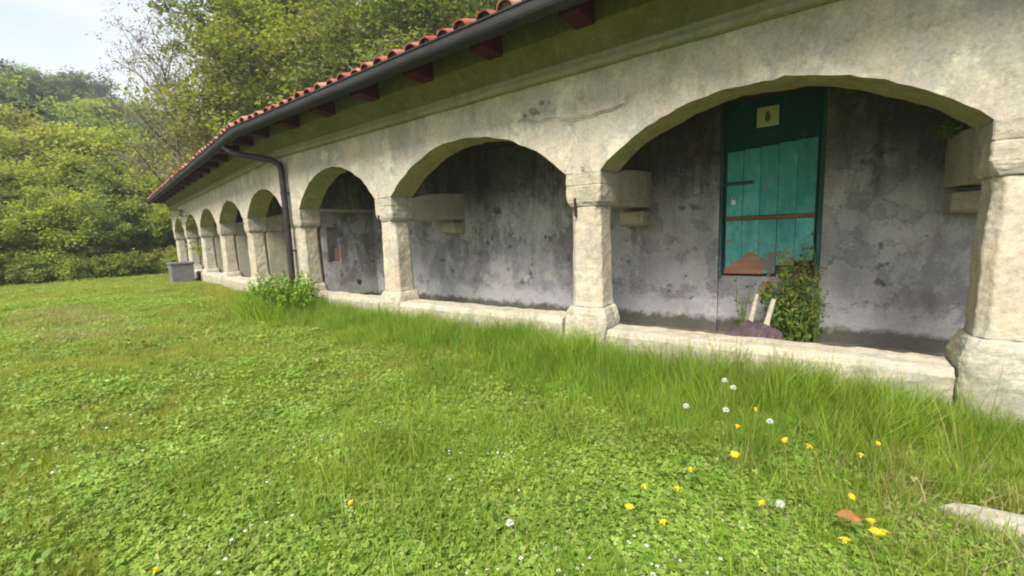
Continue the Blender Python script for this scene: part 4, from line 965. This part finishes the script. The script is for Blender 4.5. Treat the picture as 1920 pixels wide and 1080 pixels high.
# weeds with stems and leaves
def weed(name, loc, H, spread, stems, leaves, size, mat, label, seed, cat='weed', top=None, rx=1.0):
    rng = np.random.default_rng(seed); rd = random.Random(seed); e = empty(name, loc); tag(e, label, cat); mb = MB(); P = []; tips = []
    for k in range(stems):
        a = rd.uniform(0, 6.283); r = spread * math.sqrt(rd.random()); h = H * rd.uniform(.40, 1.0) * (1 - .25 * (r / spread) ** 2)
        b0 = Vector((math.cos(a) * r * .5 * rx, math.sin(a) * r * .5, -.05)); t0 = Vector((math.cos(a) * r * rx + rd.gauss(0, .03), math.sin(a) * r + rd.gauss(0, .03), h)); m0 = b0.lerp(t0, .55) + Vector((rd.gauss(0, .02), rd.gauss(0, .02), .02))
        mb.tube([b0, m0, t0], [.006, .005, .002], 5); tips.append(t0)
        for q in range(leaves // stems):
            t_ = rd.uniform(.12, 1.0); p_ = b0.lerp(m0, t_ / .55) if t_ < .55 else m0.lerp(t0, (t_ - .55) / .45)
            P.append(tuple(p_ + Vector((rd.gauss(0, .035), rd.gauss(0, .035), rd.gauss(0, .02)))))
    link('stems', mb.mesh('stems', M_stem), e, None, False)
    v, f, tn = leaf_cloud(np.array(P), size, .4, .5, .4, rng); link('foliage', np_mesh('foliage', v, f, tn, mat), e, None, False)
    if top:
        P = np.array([tuple(t_ + Vector((rng.normal(0, .03), rng.normal(0, .03), rng.normal(.0, .06)))) for t_ in tips for _ in range(26)])
        v, f, tn = leaf_cloud(P, .028, .4, .5, .2, rng); tag(link('seed_tops', np_mesh('seed_tops', v, f, tn, top), e, None, False), kind='stuff')
    return e
L_weed = leaf_mat('nettle_leaves', [(.12, .21, .04), (.18, .29, .055), (.25, .36, .075)], .4).m
L_lush = leaf_mat('lush_leaves', [(.13, .25, .02), (.19, .33, .028), (.26, .40, .04)], .35).m
L_brown = leaf_mat('brown_seeds', [(.24, .11, .045), (.32, .18, .06), (.30, .26, .06)], .2).m
weed('leafy_weed', (-.31, 1.30, .07), 1.18, .29, 34, 2300, .055, L_weed, 'leafy green weed with brownish tops growing in front of the teal door', 3, 'weed', L_brown)
weed('small_weed', (-.80, 1.50, .1), .75, .10, 6, 90, .05, L_lush, 'small bright weed left of the two pale sticks under the door', 4)
weed('weed_clump', (-7.95, -.50, zat(-7.95, -.50)), 0.88, .60, 95, 6000, .06, L_lush, 'rounded bushy green weed clump at the foot of the downpipe', 5, 'weed', None, 1.25)
weed('beam_sprig', (.80, 1.25, 2.17), .16, .07, 6, 60, .05, L_lush, 'tiny green sprig growing on the beam by the right pillar', 6)
weed('creeping_weed', (-.06, 1.52, .08), 1.5, .07, 8, 130, .045, L_weed, 'thin creeping weed climbing the right edge of the door recess', 8)
# two pale sticks and a dark bundle in front of the door
def stick(a, b, w, label, seed):
    rd = random.Random(seed); mb = MB(); a = Vector(a); b = Vector(b); n = 6; rings = []
    d_ = (b - a).normalized(); u = d_.cross(Vector((0, 1, 0))).normalized(); q = d_.cross(u)
    for k in range(n + 1):
        t_ = k / n; ww = w * (1.25 - .45 * t_) * rd.uniform(.92, 1.08); c_ = a.lerp(b, t_)
        rings.append([c_ + u * ww * math.cos(x) + q * ww * .45 * math.sin(x) for x in np.linspace(0, 6.283, 9, endpoint=False)])
    mb.loft(rings); tag(link('pale_stick', mb.mesh('pale_stick', M_pale, True)), label, 'stick', 'pale sticks leaning under the door')
stick((-.66, .93, .30), (-.605, 1.1, .68), .023, 'left of two short pale sticks leaning in front of the teal door', 1)
stick((-.51, .93, .30), (-.45, 1.1, .63), .027, 'right of two short pale sticks leaning in front of the teal door, beside the weed', 2)
mb = MB(); rings = []; n = 14
for (z, r) in ((.05, .9), (.10, 1.05), (.20, 1.0), (.28, .85), (.34, .6), (.38, .3)):
    rings.append([(-.60 + .25 * r * math.cos(a) * (1 + .45 * fbm(math.cos(a) * 3, math.sin(a) * 3, z * 9)), .92 + .19 * r * math.sin(a) * (1 + .45 * fbm(math.cos(a) * 3, 5 + math.sin(a) * 3, z * 9)), z + .10 * fbm(math.cos(a) * 3, math.sin(a) * 3 + 9, z * 5)) for a in np.linspace(0, 6.283, n, endpoint=False)])
mb.loft(rings); tag(link('dark_bundle', mb.mesh('dark_bundle', M_purple)), 'dark purplish bundle lying behind the low wall under the pale sticks', 'bundle')

# ------------------------------------------------------------------ thin haze over the valley
mb = MB(); mb.box(-425, 125, -125, 425, -2.5, 66)
hz = link('haze', mb.mesh('haze')); tag(hz, 'thin pale haze in the air of the valley', 'haze', kind='stuff')
hm = bpy.data.materials.new('haze'); hm.use_nodes = True; hm.node_tree.nodes.clear()
ho = hm.node_tree.nodes.new('ShaderNodeOutputMaterial'); hv = hm.node_tree.nodes.new('ShaderNodeVolumePrincipled')
hv.inputs['Color'].default_value = (.90, .94, 1, 1); hv.inputs['Density'].default_value = .0013; hv.inputs['Anisotropy'].default_value = .2
hm.node_tree.links.new(hv.outputs[0], ho.inputs['Volume']); hz.data.materials.append(hm)
